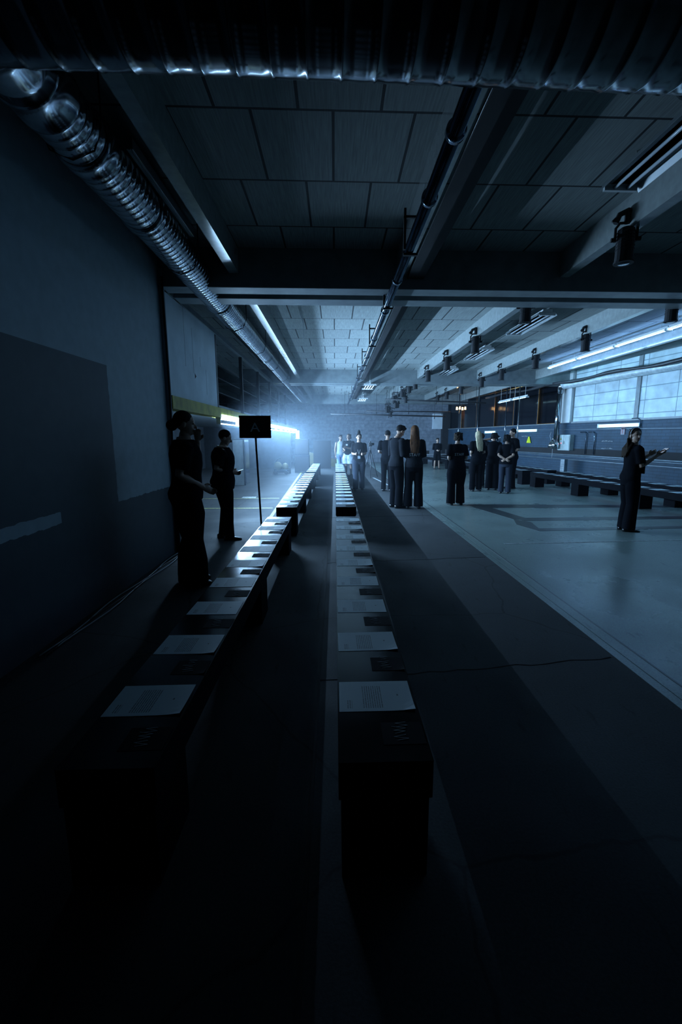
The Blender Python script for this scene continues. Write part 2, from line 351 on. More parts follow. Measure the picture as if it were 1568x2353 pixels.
on_right('trim_9', 'darkbeam', 15.8, 26.9, -.2, .03, 1.97, 2.0)
ys = [15.8, 17.4, 19.2, 21.0, 22.9, 24.9, 26.9]
for i in range(6):
    f = on_right('window_%d' % (i + 1), 'night', ys[i] + .03, ys[i + 1] - .03, -.18, -.15, 2.03, 3.68)
    bm = bmesh.new(); L = (ys[i + 1] - ys[i]) / math.cos(RANG)
    for a in (0, L - .05): bx(bm, a, a + .05, -.02, .06, 0, 1.72)
    bx(bm, 0, L, -.02, .06, 1.68, 1.74); bx(bm, 0, L, -.02, .06, -.02, .02)
    fr = obj('window_frame', bm, 'pipe' if i % 2 else 'copper', f, loc=(0, -.12, 2.0)); fr['kind'] = 'structure'
on_right('wall_right', 'black', 15.6, 26.95, -.45, -.4, 1.9, ZC)
# block of wall and dark opening in the back right corner
sbox('wall_back', 'plaster', 5.9, 6.45, 26.7, 27, 2.0, 2.9)
sbox('door_1', 'black', 6.45, 6.9, 26.6, 26.99, 0, 2.95)
# joints and old markings on the floor (thin films)
def film(name, m, poly, z=.0035, label=None, cat=None):
    bm = bmesh.new(); a = [bm.verts.new((x, y, z)) for x, y in poly]; b_ = [bm.verts.new((x, y, z + .002)) for x, y in poly]
    skin_rings(bm, [a, b_]); o = obj(name, bm, m)
    if label: tag(o, label, cat)
    else: o['kind'] = 'structure'
    return o
film('floor_marking', 'ymark', [(-1.20, 5), (-1.13, 5), (-1.43, 19), (-1.50, 19)], 0, 'worn yellow line painted lengthwise on the floor left of the benches', 'floor line')
film('floor_marking', 'ymark', [(-3.6, 9.35), (-1.35, 9.35), (-1.35, 9.43), (-3.6, 9.43)], 0, 'faint yellow line crossing the floor behind the second standing person', 'floor line')
film('floor_marking', 'ymark', [(-3.9, 10.9), (-1.4, 10.9), (-1.4, 10.97), (-3.9, 10.97)], 0, 'farther faint yellow line crossing the floor under the left opening', 'floor line')
film('floor_marking', 'wmark', [(-2.35, 11.0), (-2.0, 11.0), (-2.02, 11.25), (-2.36, 11.25)], 0, 'short pale dash painted on the floor beyond the sign', 'floor line')
film('floor_marking', 'wmark', [(1.4, 16.5), (1.47, 16.5), (2.0, 11.0), (1.93, 11.0)], .002, 'pale diagonal line on the floor behind the group of staff', 'floor line')
film('floor_marking', 'wmark', [(2.4, 6.0), (8.8, 6.35), (8.8, 6.38), (2.4, 6.03)], .0035, 'thin pale line crossing the shiny floor in front of the woman on the right', 'floor line')
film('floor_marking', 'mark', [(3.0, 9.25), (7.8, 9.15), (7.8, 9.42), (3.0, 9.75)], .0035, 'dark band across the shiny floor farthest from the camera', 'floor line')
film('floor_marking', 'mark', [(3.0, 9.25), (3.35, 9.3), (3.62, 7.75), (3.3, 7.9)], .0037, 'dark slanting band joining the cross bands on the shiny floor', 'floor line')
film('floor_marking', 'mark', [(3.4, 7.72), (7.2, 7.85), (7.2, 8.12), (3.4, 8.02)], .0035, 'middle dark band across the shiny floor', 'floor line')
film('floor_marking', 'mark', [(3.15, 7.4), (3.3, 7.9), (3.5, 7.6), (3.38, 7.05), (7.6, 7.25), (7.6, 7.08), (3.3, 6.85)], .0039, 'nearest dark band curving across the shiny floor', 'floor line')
film('floor_marking', 'mark', [(3.3, 3.55), (3.55, 3.35), (2.95, 2.55), (2.8, 2.75)], .0035, 'dark scraped patch near the floor edge, lower right', 'floor patch')
film('trim_10', 'epoxy', [(1.93, -3), (1.995, -3), (1.985, 26), (1.92, 26)], 0)
film('trim_11', 'mark', [(2.1, -3), (2.115, -3), (2.10, 26), (2.09, 26)], .0035)
film('trim_12', 'black', [(-.115, -2), (-.10, -2), (-.108, 26), (-.118, 26)], 0)
for k, y in enumerate((2.55, 5.15, 8.2, 12.0)):
    pts = [(-.1 + .1 * i, y + .018 * random.uniform(-1, 1) + .01 * i) for i in range(21)]
    film('trim_%d' % (13 + k), 'black', [(a, b_) for a, b_ in pts] + [(a, b_ + .009) for a, b_ in pts[::-1]], 0)

# ------------------------------------------------------------------ light fittings
def left_batten(i, y, last=False):
    t = thing('batten_light', 'glowing white batten under the yellow beam, %s from the near end' % ORD[i], 'light', (-2.12, y, 1.86), 0, 'battens under the yellow beam')
    box('housing', 'white', t, -.05, .05, .0, 1.56, -.03, 0)
    bm = bmesh.new(); tube(bm, [(0, .02, -.11), (0, 1.54, -.11)], .007, 6); obj('tube', bm, 'tubeL', t)
    la = bpy.data.lights.new('batten_lamp', 'AREA'); la.shape = 'RECTANGLE'; la.size = .010; la.size_y = 1.53; la.energy = LEFT_POWER; la.color = BLUE; la.spread = math.radians(165)
    lo = bpy.data.objects.new('batten_lamp', la); C.objects.link(lo); lo.parent = t; lo.location = (.010, .78, -.11); lo.rotation_euler = (0, -PI / 2 + .30, 0)
    box('glow_shield', 'tubeE', t, .062, .068, .004, 1.571, -.045, .05)  # added glowing strip: thickens the lit line, cuts tube light off the ceiling
    box('end_cap', 'white', t, -.04, .04, 0, .012, -.125, -.03)
for i in range(10): left_batten(i, 8.25 + i * 1.575)
def twin(name, loc, rz, L, m, label, n=2, gap=.09, group=None, ref=True, r=.013):
    t = thing(name, label, 'light', loc, rz, group); w0 = n * gap / 2 + .03
    bm = bmesh.new(); hw = w0 * .6 if ref else .012; bx(bm, -hw, hw, 0, L, 0, .05, bev=.004); obj('housing', bm, 'white', t)
    if ref:
        bm = bmesh.new(); a = [(-w0 - .03, -.05), (-w0, 0), (w0, 0), (w0 + .03, -.05), (w0 + .03, -.045), (w0, .006), (-w0, .006), (-w0 - .03, -.045)]
        skin_rings(bm, [[bm.verts.new((q[0], yy, q[1])) for q in a] for yy in (0, L)]); obj('reflector', bm, 'darkbeam', t)
    for k in range(n):
        x = (k - (n - 1) / 2) * gap
        bm = bmesh.new(); tube(bm, [(x, .03, -.03), (x, L - .03, -.03)], r, 8); obj('tube', bm, m, t, True)
    for yy in (0, L - .03): box('socket', 'white', t, -w0, w0, yy, yy + .03, -.05, 0)
    for yy in (.2, L - .2): tube_obj('rod', 'white', [(0, yy, .045), (0, yy, ZC - loc[2] + .01)], .006, t, 6)
    return t
for i, y in enumerate((2.2,)): twin('tube_light', (2.42, y, 3.60), 0, 1.85, 'tubeoff', 'unlit twin tube light on the near ceiling, upper right', 2, .11)
for i, y in enumerate((7.9, 10.9, 14.0, 17.1)):
    twin('tube_light', (3.67, y, 3.62), 0, 1.5, 'tubeoff', ['nearest','second','third','farthest'][i] + ' unlit twin tube light between the two spotlight rows', 2, .11, group='unlit tube lights between spotlight rows')
for i in range(5):
    twin('tube_light', (6.52, 5.6 + i * 1.62, 3.60), 0, 1.6, 'tubeB', 'lit tube of the long row beside the last joist, %s from the near end' % ORD[i], 1, .06, group='long lit tube row beside the last joist', ref=False, r=.012)
for i in range(6):
    y = 6.4 + i * 1.5
    twin('tube_light', (7.16, y, 3.66), 0, 1.45, 'tubeR', 'lit tube behind the last joist, %s from the near end' % ORD[i], 1, .06, group='lit tubes along the white panels', ref=False, r=.014)
for i, y in enumerate((15.0, 20.2)):
    twin('tube_light', (1.18 + .1 * i, y, 3.24), 0, 1.3, 'tubeC', ('nearer' if i == 0 else 'farther') + ' four-tube light hanging beside the long pipe', 4, .085, ref=False)
for i, (y, s) in enumerate(((12.2, 1.8), (17.2, 1.72), (20.6, 1.70))):
    t = thing('wall_light', ['nearest', 'middle', 'farthest'][i] + ' lit tube light fixed along the blue brick wall', 'light', rw_loc(y, s), RZ, 'tube lights on the brick wall')
    L = 1.6 if i < 2 else 1.0
    box('backplate', 'white', t, 0, L, 0, .05, 0, .10)
    bm = bmesh.new(); tube(bm, [(.03, .075, .02), (L - .03, .075, .02)], .014, 8); obj('tube', bm, 'tubeW', t, True)
    bm = bmesh.new(); tube(bm, [(.03, .075, .07), (L - .03, .075, .07)], .014, 8); obj('tube', bm, 'tubeW', t, True)
    box('end_cap', 'white', t, L - .02, L + .02, 0, .10, -.01, .11)
for i, y in enumerate((16.2, 17.65)):
    twin('tube_light', (7.0, y, 2.98), 0, 1.35, 'tubeW', ('nearer' if not i else 'farther') + ' suspended lit tube in front of the dark windows', 1, .05, ref=False)
for i in range(4):
    t = thing('warm_lamp', 'small warm lamp in the cluster near the back right corner, %s along' % ORD[i], 'lamp', (6.15 + .17 * i, 22.5 + .1 * i, 2.87 + .03 * (i % 2)), 0, 'warm lamps by the back corner')
    bm = bmesh.new(); tube(bm, [(0, 0, 0), (0, 0, .14)], [.05, .035], 10); obj('bulb', bm, 'warm', t, True)
    bm = bmesh.new(); tube(bm, [(0, 0, .14), (0, 0, .2)], [.037, .02], 10); tube(bm, [(0, 0, .2), (0, 0, ZC - 2.86 - .03 * (i % 2))], .006, 6); obj('holder', bm, 'black', t)

# spotlights on clamps
def make_spot():
    t = thing('stage_spotlight', '', 'spotlight')
    bm = bmesh.new(); tube(bm, [(0, 0, -.02), (0, 0, -.30)], [.075, .08], 16); tube(bm, [(0, 0, 0), (0, 0, -.02)], [.05, .075], 16)
    tube(bm, [(0, 0, -.30), (0, 0, -.315)], [.088, .088], 16)
    for k in range(6): tube(bm, [(0, 0, -.04 - .03 * k), (0, 0, -.047 - .03 * k)], .083, 16)
    can = obj('can', bm, 'black', t, False)
    bm = bmesh.new(); tube(bm, [(0, 0, -.302), (0, 0, -.318)], [.07, .05], 16); obj('lens', bm, 'night', can, True)
    bm = bmesh.new(); tube(bm, [(-.095, 0, -.12), (-.095, 0, .0), (-.06, 0, .045), (.06, 0, .045), (.095, 0, .0), (.095, 0, -.12)], .013, 8); obj('yoke', bm, 'black', t)
    bm = bmesh.new(); tube(bm, [(0, 0, .04), (0, 0, .13)], .028, 10); tube(bm, [(-.10, 0, .045), (-.07, 0, .12), (.0, 0, .15), (.08, 0, .12), (.19, 0, .125)], .026, 8); tube(bm, [(-.07, 0, .12), (-.13, 0, .06)], .012, 6); tube(bm, [(.19, 0, .125), (.21, 0, .06)], .012, 6); obj('clamp', bm, 'black', t)
    for sx in (-1, 1):
        bm = bmesh.new(); tube(bm, [(sx * .1, 0, -.1), (sx * .13, 0, -.1)], .02, 8); obj('knob', bm, 'black', t)
    return t
spot0 = make_spot(); used = False
def spot(x, y, z, rz, label, group):
    global used
    if not used: used = True; spot0.location = (x, y, z); spot0.rotation_euler = (0, 0, rz); spot0['label'] = label; spot0['group'] = group
    else: return dup(spot0, (x, y, z), rz, label, group)
for i, y in enumerate((4.47, 6.69, 9.02, 11.23, 13.5, 15.6, 16.9)):
    spot(2.78, y, 3.46, random.uniform(-.3, .3), 'black spotlight clamped under the third joist from the left, %s from the camera' % ORD[i], 'spotlights on the inner joist')
for i, y in enumerate((6.56, 8.77, 10.93, 13.14, 14.9, 17.3, 19.5, 21.2)):
    spot(4.86, y, 3.46, random.uniform(-.3, .3), 'black spotlight clamped under the joist nearer the right wall, %s from the camera' % ORD[i], 'spotlights on the outer joist')
for i in range(9):
    sp_ = spot(2.72 + .2 * (i % 3) - .03 * i, 18.2 + i * .62, 3.42 - .07 * i + (.12 if i % 2 else 0), random.uniform(-1.5, 1.5), 'black spotlight in the dense far cluster, %s from its near end' % ORD[i], 'dense far cluster of spotlights')
    tube_obj('drop_rod', 'lead', [(0, 0, .1), (0, 0, ZC - sp_.location.z + .01)], .014, sp_, 8)

# ------------------------------------------------------------------ ducts and pipes
M['steeldark'] = mat('shaded_galvanised_steel', (.20, .215, .23), .17, 1., .3, 9., rvar=.05)  # darker copy of the steel; the cross duct's shade is in its colour
def duct(name, label, p0, p1, r, pitch, collars=(), m='steel', knobs=()):
    """spiral duct: the lock seam is a raised ridge running round the shell"""
    t = tag(thing(name, label, 'duct'), label, 'duct'); p0, p1 = Vector(p0), Vector(p1); L = (p1 - p0).length; d = (p1 - p0) / L
    a = d.cross(Vector((0, 0, 1))).normalized(); b_ = d.cross(a); bm = bmesh.new(); rings = []; n = 40
    s = 0.
    q = r / .155 * .8; prof = [(0, 0), (.3, .0005), (.6, .0002), (.86, .0), (.90, .003 * q), (.96, .003 * q)]
    K = int(L / pitch)
    for k in range(K):
        for f, dr in prof: rings.append(((k + f) * pitch, r + dr + .0008 * math.sin(k * 2.3 + f * 9)))
    rings.append((L, r))
    RR = []
    for s, rr in rings:
        vs = []
        for i in range(n):
            an = 2 * PI * i / n; sk = 0
            ss = min(max(s + (sk if 0 < s < L else 0), 0), L)
            vs.append(bm.verts.new(p0 + d * ss + a * (math.cos(an) * rr) + b_ * (math.sin(an) * rr)))
        RR.append(vs)
    # shear seam is closed by joining ring k to ring k+1 pitch at i = n-1 (kept as plain rings with a slant)
    skin_rings(bm, RR); obj('shell', bm, m, t, True)
    for c, w_ in collars:
        bm = bmesh.new(); q = p0 + d * c
        tube(bm, [q, q + d * .012, q + d * .02, q + d * (w_ - .02), q + d * (w_ - .012), q + d * w_], [r + .004, r + .018, r + .010, r + .010, r + .018, r + .004], 40, ref=a); obj('collar', bm, m, t, True)
    return t
dl = duct('spiral_duct', 'long round spiral steel duct running beside the left wall to the back', (-1.66, 2.75, 3.44), (-1.66, 24.0, 3.44), .182, .075,
     [(0, .22), (.55, .14), (1.45, .1), (4.0, .07), (8.2, .06), (12, .06), (16.2, .06)])
bm = bmesh.new(); tube(bm, [(-1.66, 2.76, 3.44), (-1.66, 2.64, 3.44), (-1.66, 2.50, 3.43), (-1.64, 2.38, 3.40), (-1.58, 2.26, 3.36)], [.19, .198, .205, .215, .235], 32); obj('elbow', bm, 'steel', dl, True)
bm = bmesh.new(); bx(bm, -1.49, -1.44, 3.6, 5.0, 3.54, 3.62, bev=.005); bx(bm, -1.47, -1.46, 3.6, 5.0, 3.535, 3.545); obj('mounting_rail', bm, 'darkbeam', dl)
for y in (3.2, 5.2, 7.8, 9.9, 12.2, 14.5): tube_obj('hanger', 'black', [(-1.86, y, ZC), (-1.855, y, 3.44), (-1.80, y, 3.30), (-1.66, y, 3.245), (-1.52, y, 3.30), (-1.465, y, 3.44), (-1.46, y, ZC)], .006, dl, 6)
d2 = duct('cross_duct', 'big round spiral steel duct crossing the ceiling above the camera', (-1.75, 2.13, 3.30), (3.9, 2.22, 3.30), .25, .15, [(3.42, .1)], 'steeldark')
# long pipe with couplings beside the second joist
t = thing('ceiling_pipe', 'long glossy pipe with couplings under the joist above the benches', 'pipe')
tube_obj('pipe_run', 'pipe', [(.69, -2, 3.2), (.69, 23.5, 3.2)], .045, t, 20)
for y in (2.75, 3.45, 5.1, 6.3, 8.0, 9.7, 11.6, 13.4, 15.9, 19): tube_obj('coupling', 'pipe', [(.69, y, 3.2), (.69, y + .05, 3.2)], .058, t, 20)
for y in (2.2, 4.3, 6.0, 8.4, 10.6, 12.8, 17, 20.5):
    bm = bmesh.new(); bx(bm, .63, .65, y, y + .03, 3.18, ZL + .06); bx(bm, .63, .82, y, y + .03, ZL - .02, ZL); bx(bm, .63, .76, y, y + .03, 3.13, 3.15); obj('bracket', bm, 'black', t)
t = thing('cable_tray', 'dark cable tray packed with cables beside the long pipe', 'cable tray')
box('tray', 'black', t, .90, 1.10, -2, 23, 3.42, 3.44)
for k in range(5):
    pts = [(.93 + .035 * k + .012 * math.sin(y * 1.7 + k * 2), y, 3.47 + .012 * math.sin(y * 2.3 + k)) for y in [i * .5 - 2 for i in range(50)]]
    tube_obj('cable', 'lead' if k != 2 else 'pipe', pts, .014, t, 6)
t = tag(tube_obj('conduit', 'cablew', [(-.62, 6.6, 3.72), (-.62, 9.2, 3.72), (-.62, 9.25, 3.4)], .008, None, 6), 'thin pale conduit on the ceiling right of the long duct', 'conduit')
# dark cable bundle and lagged duct near the white panels
y0, y1 = 5.0, 15.6
tag(tube_obj('cable_bundle', 'lead', [tuple(rw_loc(y, 3.30 + .03 * math.sin(y * 2.1), .62)) for y in [3 + .5 * i for i in range(36)]], [.05 + .012 * math.sin(i * 1.7) for i in range(36)], None, 10), 'thick dark cable bundle hanging along the white panels', 'cables')
t = thing('lagged_duct', 'pale wrapped duct along the top of the white panels with a drop pipe', 'duct')
tube_obj('duct_run', 'insul', [tuple(rw_loc(y, 3.26, .28)) for y in [3 + .2 * i for i in range(63)]], [.125 + .006 * (i % 2) for i in range(63)], t, 20)
q = rw_loc(15.4, 0, .28)
tube_obj('elbow', 'steel', [(q.x, q.y - .05, 3.26), (q.x, q.y + .15, 3.24), (q.x + .02, q.y + .22, 3.12), (q.x + .02, q.y + .22, 3.0)], [.13, .12, .10, .095], t, 20)
tube_obj('drop_pipe', 'steel', [(q.x, q.y + .22, 3.0), (q.x - .02, q.y + .22, 1.35)], .085, t, 20)
tube_obj('nozzle', 'silver', [(q.x - .02, q.y + .22, 1.35), (q.x - .02, q.y + .22, 1.28), (q.x - .02, q.y + .22, 1.1)], [.085, .14, .12], t, 20)
tag(tube_obj('orange_pipe', 'copper', [(7.62, 16.2, 3.5), (7.0, 24.5, 3.5)], .02, None, 8), 'thin orange pipe running above the dark windows', 'pipe')  # orange metal tube along the warm-toned line above the windows
for k, (xx, yy) in enumerate(((7.0, 16.9), (7.05, 18.3), (6.6, 20.5), (6.3, 22.6))):
    tag(tube_obj('support_pole', 'steel' if k % 2 == 0 else 'pipe', [(xx, yy, 0), (xx, yy, 3.75)], .025, None, 10), 'thin vertical pole before the dark windows, %s from the near end' % ORD[k], 'pole', 'thin poles by the dark windows')
for k, (z, o, r) in enumerate(((.90, .06, .018), (.85, .06, .012), (.74, .05, .016))):
    tag(tube_obj('wall_rail', 'rail', [tuple(rw_loc(y, z, o)) for y in (2, 25.8)], r, None, 10), ['top', 'thin middle', 'lowest'][k] + ' pipe rail running along the blue brick wall', 'rail', 'pipe rails on the brick wall')
for k, (y, z0, z1) in enumerate(((13.95, .95, 1.62), (14.35, .95, 1.62), (12.55, .95, 1.70), (12.2, .92, 1.98))):
    pts = [tuple(rw_loc(y, z0, .04)), tuple(rw_loc(y, z1, .04)), tuple(rw_loc(y + .1, z1 + .05, .04)), tuple(rw_loc(y + .3, z1 + .05, .04))]
    tag(tube_obj('wall_conduit', 'pipe', pts, .016, None, 8), 'vertical dark conduit on the brick wall, %s' % ['left of the pair by the cabinet', 'right of the pair by the cabinet', 'bent over behind the woman', 'reaching the white panels behind the woman'][k], 'conduit')
tag(tube_obj('wall_conduit', 'rail', [tuple(rw_loc(y, 1.62 + .01 * y, .03)) for y in (5, 25)], .009, None, 6), 'thin level conduit running below the wall lights', 'conduit')
for k, (pa, pb, r) in enumerate((((-.2, 22.5, 2.66), (5.6, 22.5, 2.54), .035), ((1.6, 22.8, 2.82), (5.9, 22.8, 2.78), .03), ((2.2, 19.5, 3.12), (6.6, 19.5, 2.98), .03))):
    t = thing('sprinkler_pipe', 'dark level pipe hanging before the back wall, %s' % ['lowest of three', 'middle of three', 'highest of three'][k], 'pipe', (0, 0, 0), 0, 'level pipes before the back wall')
    tube_obj('pipe_run', 'lead', [pa, pb], r, t, 12)
    for f in (.12, .5, .9):
        p = Vector(pa).lerp(Vector(pb), f); tube_obj('hanger', 'lead', [(p.x, p.y, p.z - .14), (p.x, p.y, p.z - .02), (p.x, p.y, p.z + .02), (p.x, p.y, ZC)], [.02, .02, .008, .008], t, 8)
# left side: railing posts on the mezzanine
for i, y in enumerate((8.30, 10.55, 12.8, 15.05, 17.3, 19.6)):
    t = thing('railing_post', 'dark upright post on the mezzanine edge, %s from the near end' % ORD[i], 'post', (-2.15, y, 2.03), 0, 'posts on the mezzanine edge')
    box('post', 'lead', t, -.035, .035, -.03, .03, 0, 1.27, bev=.004); box('base_plate', 'lead', t, -.08, .06, -.07, .07, 0, .012)
for k, z in enumerate((2.35, 2.62, 2.90)):
    tag(tube_obj('mezzanine_rail', 'lead', [(-2.22, 8.3, z), (-2.22, 24, z)], .012, None, 8), ['lowest', 'middle', 'highest'][k] + ' level rail along the mezzanine edge', 'rail', 'rails on the mezzanine edge')
tag(tube_obj('corner_pipe', 'lead', [(-2.07, 5.74, 0.0), (-2.07, 5.74, 1.5), (-2.06, 5.74, 2.0), (-2.07, 5.74, 3.4)], .016, None, 8), 'thin dark pipe down the corner of the left wall', 'pipe')

# ------------------------------------------------------------------ benches
BW = .315
def bench(label, x, y, L, rz=0, group=None):
    t = thing('bench', label, 'bench', (x, y, 0), rz, group)
    bm = bmesh.new(); bx(bm, 0, BW, 0, L, .31, .447, bev=.003); obj('seat_box', bm, 'bench', t)
    box('seat_top', 'benchtop', t, 0, BW, 0, L, .4472, .450)
    n = max(2, round(L / 2.05) + (0 if L > 3 else 0)); n = 3 if L < 5.2 else 4
    for k in range(n):
        yy = (L - .31) * k / (n - 1); box('leg', 'bench', t, .01, BW - .01, yy + .005, yy + .305, 0, .309, bev=.003)
    return t
paper0 = card0 = None
def sheet_mesh(Wd, D, curl, name, m):
    bm = bmesh.new(); nx, ny = 6, 6; g = [[None] * (ny + 1) for _ in range(nx + 1)]
    for i in range(nx + 1):
        for j in range(ny + 1):
            u, v = i / nx, j / ny
            g[i][j] = bm.verts.new((u * Wd, v * D, .0006 + curl * (u ** 8) * (1 - v) ** 4 * .012))
    fs = [bm.faces.new((g[i][j], g[i + 1][j], g[i + 1][j + 1], g[i][j + 1])) for i in range(nx) for j in range(ny)]
    r = bmesh.ops.extrude_face_region(bm, geom=fs)
    for v in [q for q in r['geom'] if isinstance(q, bmesh.types.BMVert)]: v.co.z += .0006
    return obj(name, bm, m)
sheets = [sheet_mesh(.297, .21, c, 'printed_sheet', 'paper') for c in (0, .6, 0)]
cards = [sheet_mesh(.15, .12, c, 'seat_card', 'card') for c in (0, .5)]
scr = []
def scrawl(seed):
    random.seed(seed); bm = bmesh.new(); x, y = .05, .02
    for s in range(3):
        pts = [(x + random.uniform(-.002, .002), y, .0022)]
        for k in range(3 + (seed + s) % 2):
            pts.append((x + (.036 if k % 2 == 0 else -.004) + random.uniform(-.010, .010), y + .009 * (k + 1) + random.uniform(-.003, .004), .0022))
        for p, q in zip(pts, pts[1:]):
            p, q = Vector(p), Vector(q); d = (q - p).normalized(); sd = Vector((-d.y, d.x, 0)) * .0011; p, q = p - d * .0008, q + d * .0008
            lo_, hi_ = Vector((0, 0, -.0007)), Vector((0, 0, -.0002))
            skin_rings(bm, [[bm.verts.new(a + o_) for o_ in (sd + lo_, -sd + lo_, -sd + hi_, sd + hi_)] for a in (p, q)])
        y += .036 + .003 * (seed % 2); x += random.uniform(-.006, .006)
    return obj('handwriting', bm, 'scrawl')
scrs = [scrawl(s) for s in range(4)]; random.seed(11)
uS, uC, uW = [0] * 3, [0] * 2, [0] * 4
def take(pool, used_, k):
    if not used_[k]: used_[k] = 1; return pool[k]
    o = pool[k].copy(); C.objects.link(o); return o
def dress(bx_, by_, L, rz, first, where, grp, withcards=True, scribble=False, Z=.4505, pitch=.49):
    i = 0; y = first; ca, sa = math.cos(rz), math.sin(rz)
    while y + .21 < L:
        k = i % 3 if i % 4 else 1
        def P(lx, ly): return (bx_ + lx * ca - ly * sa, by_ + lx * sa + ly * ca, Z)
        o = take(sheets, uS, k); o.location = P(.006, y); o.rotation_euler = (0, 0, rz + random.uniform(-.012, .012))
        tag(o, 'printed white sheet, %s from near end of %s' % (ORD[i], where), 'paper', grp[0])
        yc = y - .19
        if withcards and yc > 0:
            c = take(cards, uC, 1 if i % 3 == 1 else 0); c.location = P(.158, yc); c.rotation_euler = (0, 0, rz + random.uniform(-.03, .03))
            tag(c, 'small dark card, %s from near end of %s' % (ORD[i], where), 'card', grp[1])
            if scribble:
                s = take(scrs, uW, i % 4); s.parent = c
        i += 1; y += pitch
for nm, x, off in (('centre', 0.005, 0), ('left', -.905, 0)):
    gp = ('sheets on the %s bench row' % nm, 'cards on the %s bench row' % nm)
    for k, (y, L) in enumerate(((1.28, 4.54), (6.65, 6.5), (13.5, 4.55))):
        wh = ['the nearest', 'the middle', 'the farthest'][k] + ' %s bench' % nm
        bench('long low black bench, %s of the %s row' % (['nearest', 'middle', 'farthest'][k], nm), x, y, L, 0, 'benches in the two near rows')
        dress(x, y, L, 0, .27 if k == 0 else .25, wh, gp, True, k == 0 or (k == 1 and nm == 'left'))
RB = math.atan(.09)
for nm, x0 in (('front', 7.22), ('rear', 8.12)):
    gp = ('sheets on the %s bench row by the brick wall' % nm, '')
    for k, (y, L) in enumerate(((6.9, 6.5), (13.85, 6.5), (20.9, 4.4))):
        if nm == 'rear': y += .15
        X = x0 - .09 * y
        bench('long low black bench by the brick wall, %s of the %s row' % (['nearest', 'middle', 'farthest'][k], nm), X, y, L, RB, 'benches by the brick wall')
        dress(X, y, L, RB, .2, 'the %s bench, %s brick-wall row' % (['nearest', 'middle', 'farthest'][k], nm), gp, False)
tag(tube_obj('led_strip', 'ledv', [(8.0 - .09 * y, y, .30) for y in (5, 19)], .005, None, 6), 'thin violet light strip under the rear bench row', 'light')

# sign on a pole
t = thing('sign_stand', 'black square sign with grey letter A on a thin pole', 'sign', (-1.02, 6.02, 0))
tube_obj('pole', 'black', [(0, 0, .02), (-.045, 0, 1.5)], .013, t, 10)
bm = bmesh.new(); tube(bm, [(0, 0, 0), (0, 0, .02)], .15, 24); obj('base', bm, 'black', t)
box('board', 'black', t, -.255, .165, -.02, -.005, 1.49, 1.785, bev=.002)
def text_mesh(txt, size, name, m, parent, ext=.001):
    cu = bpy.data.curves.new(name, 'FONT'); cu.body = txt; cu.size = size; cu.align_x = 'CENTER'; cu.align_y = 'CENTER'; cu.extrude = ext; cu.resolution_u = 3
    o = bpy.data.objects.new(name, cu); C.objects.link(o); bpy.context.view_layer.update()
    me = bpy.data.meshes.new_from_object(o.evaluated_get(bpy.context.evaluated_depsgraph_get())); C.objects.unlink(o)
    me.materials.clear(); me.materials.append(M[m]); r = bpy.data.objects.new(name, me); C.objects.link(r); r.parent = parent; return r
M['signgrey'] = mat('sign_grey_letter', (.62, .66, .70), .7, spec=.1)
a = text_mesh('A', .17, 'letter', 'signgrey', t); a.rotation_euler = (PI / 2, 0, 0); a.location = (-.045, -.0215, 1.625); a.scale = (1.15, 1, 1)

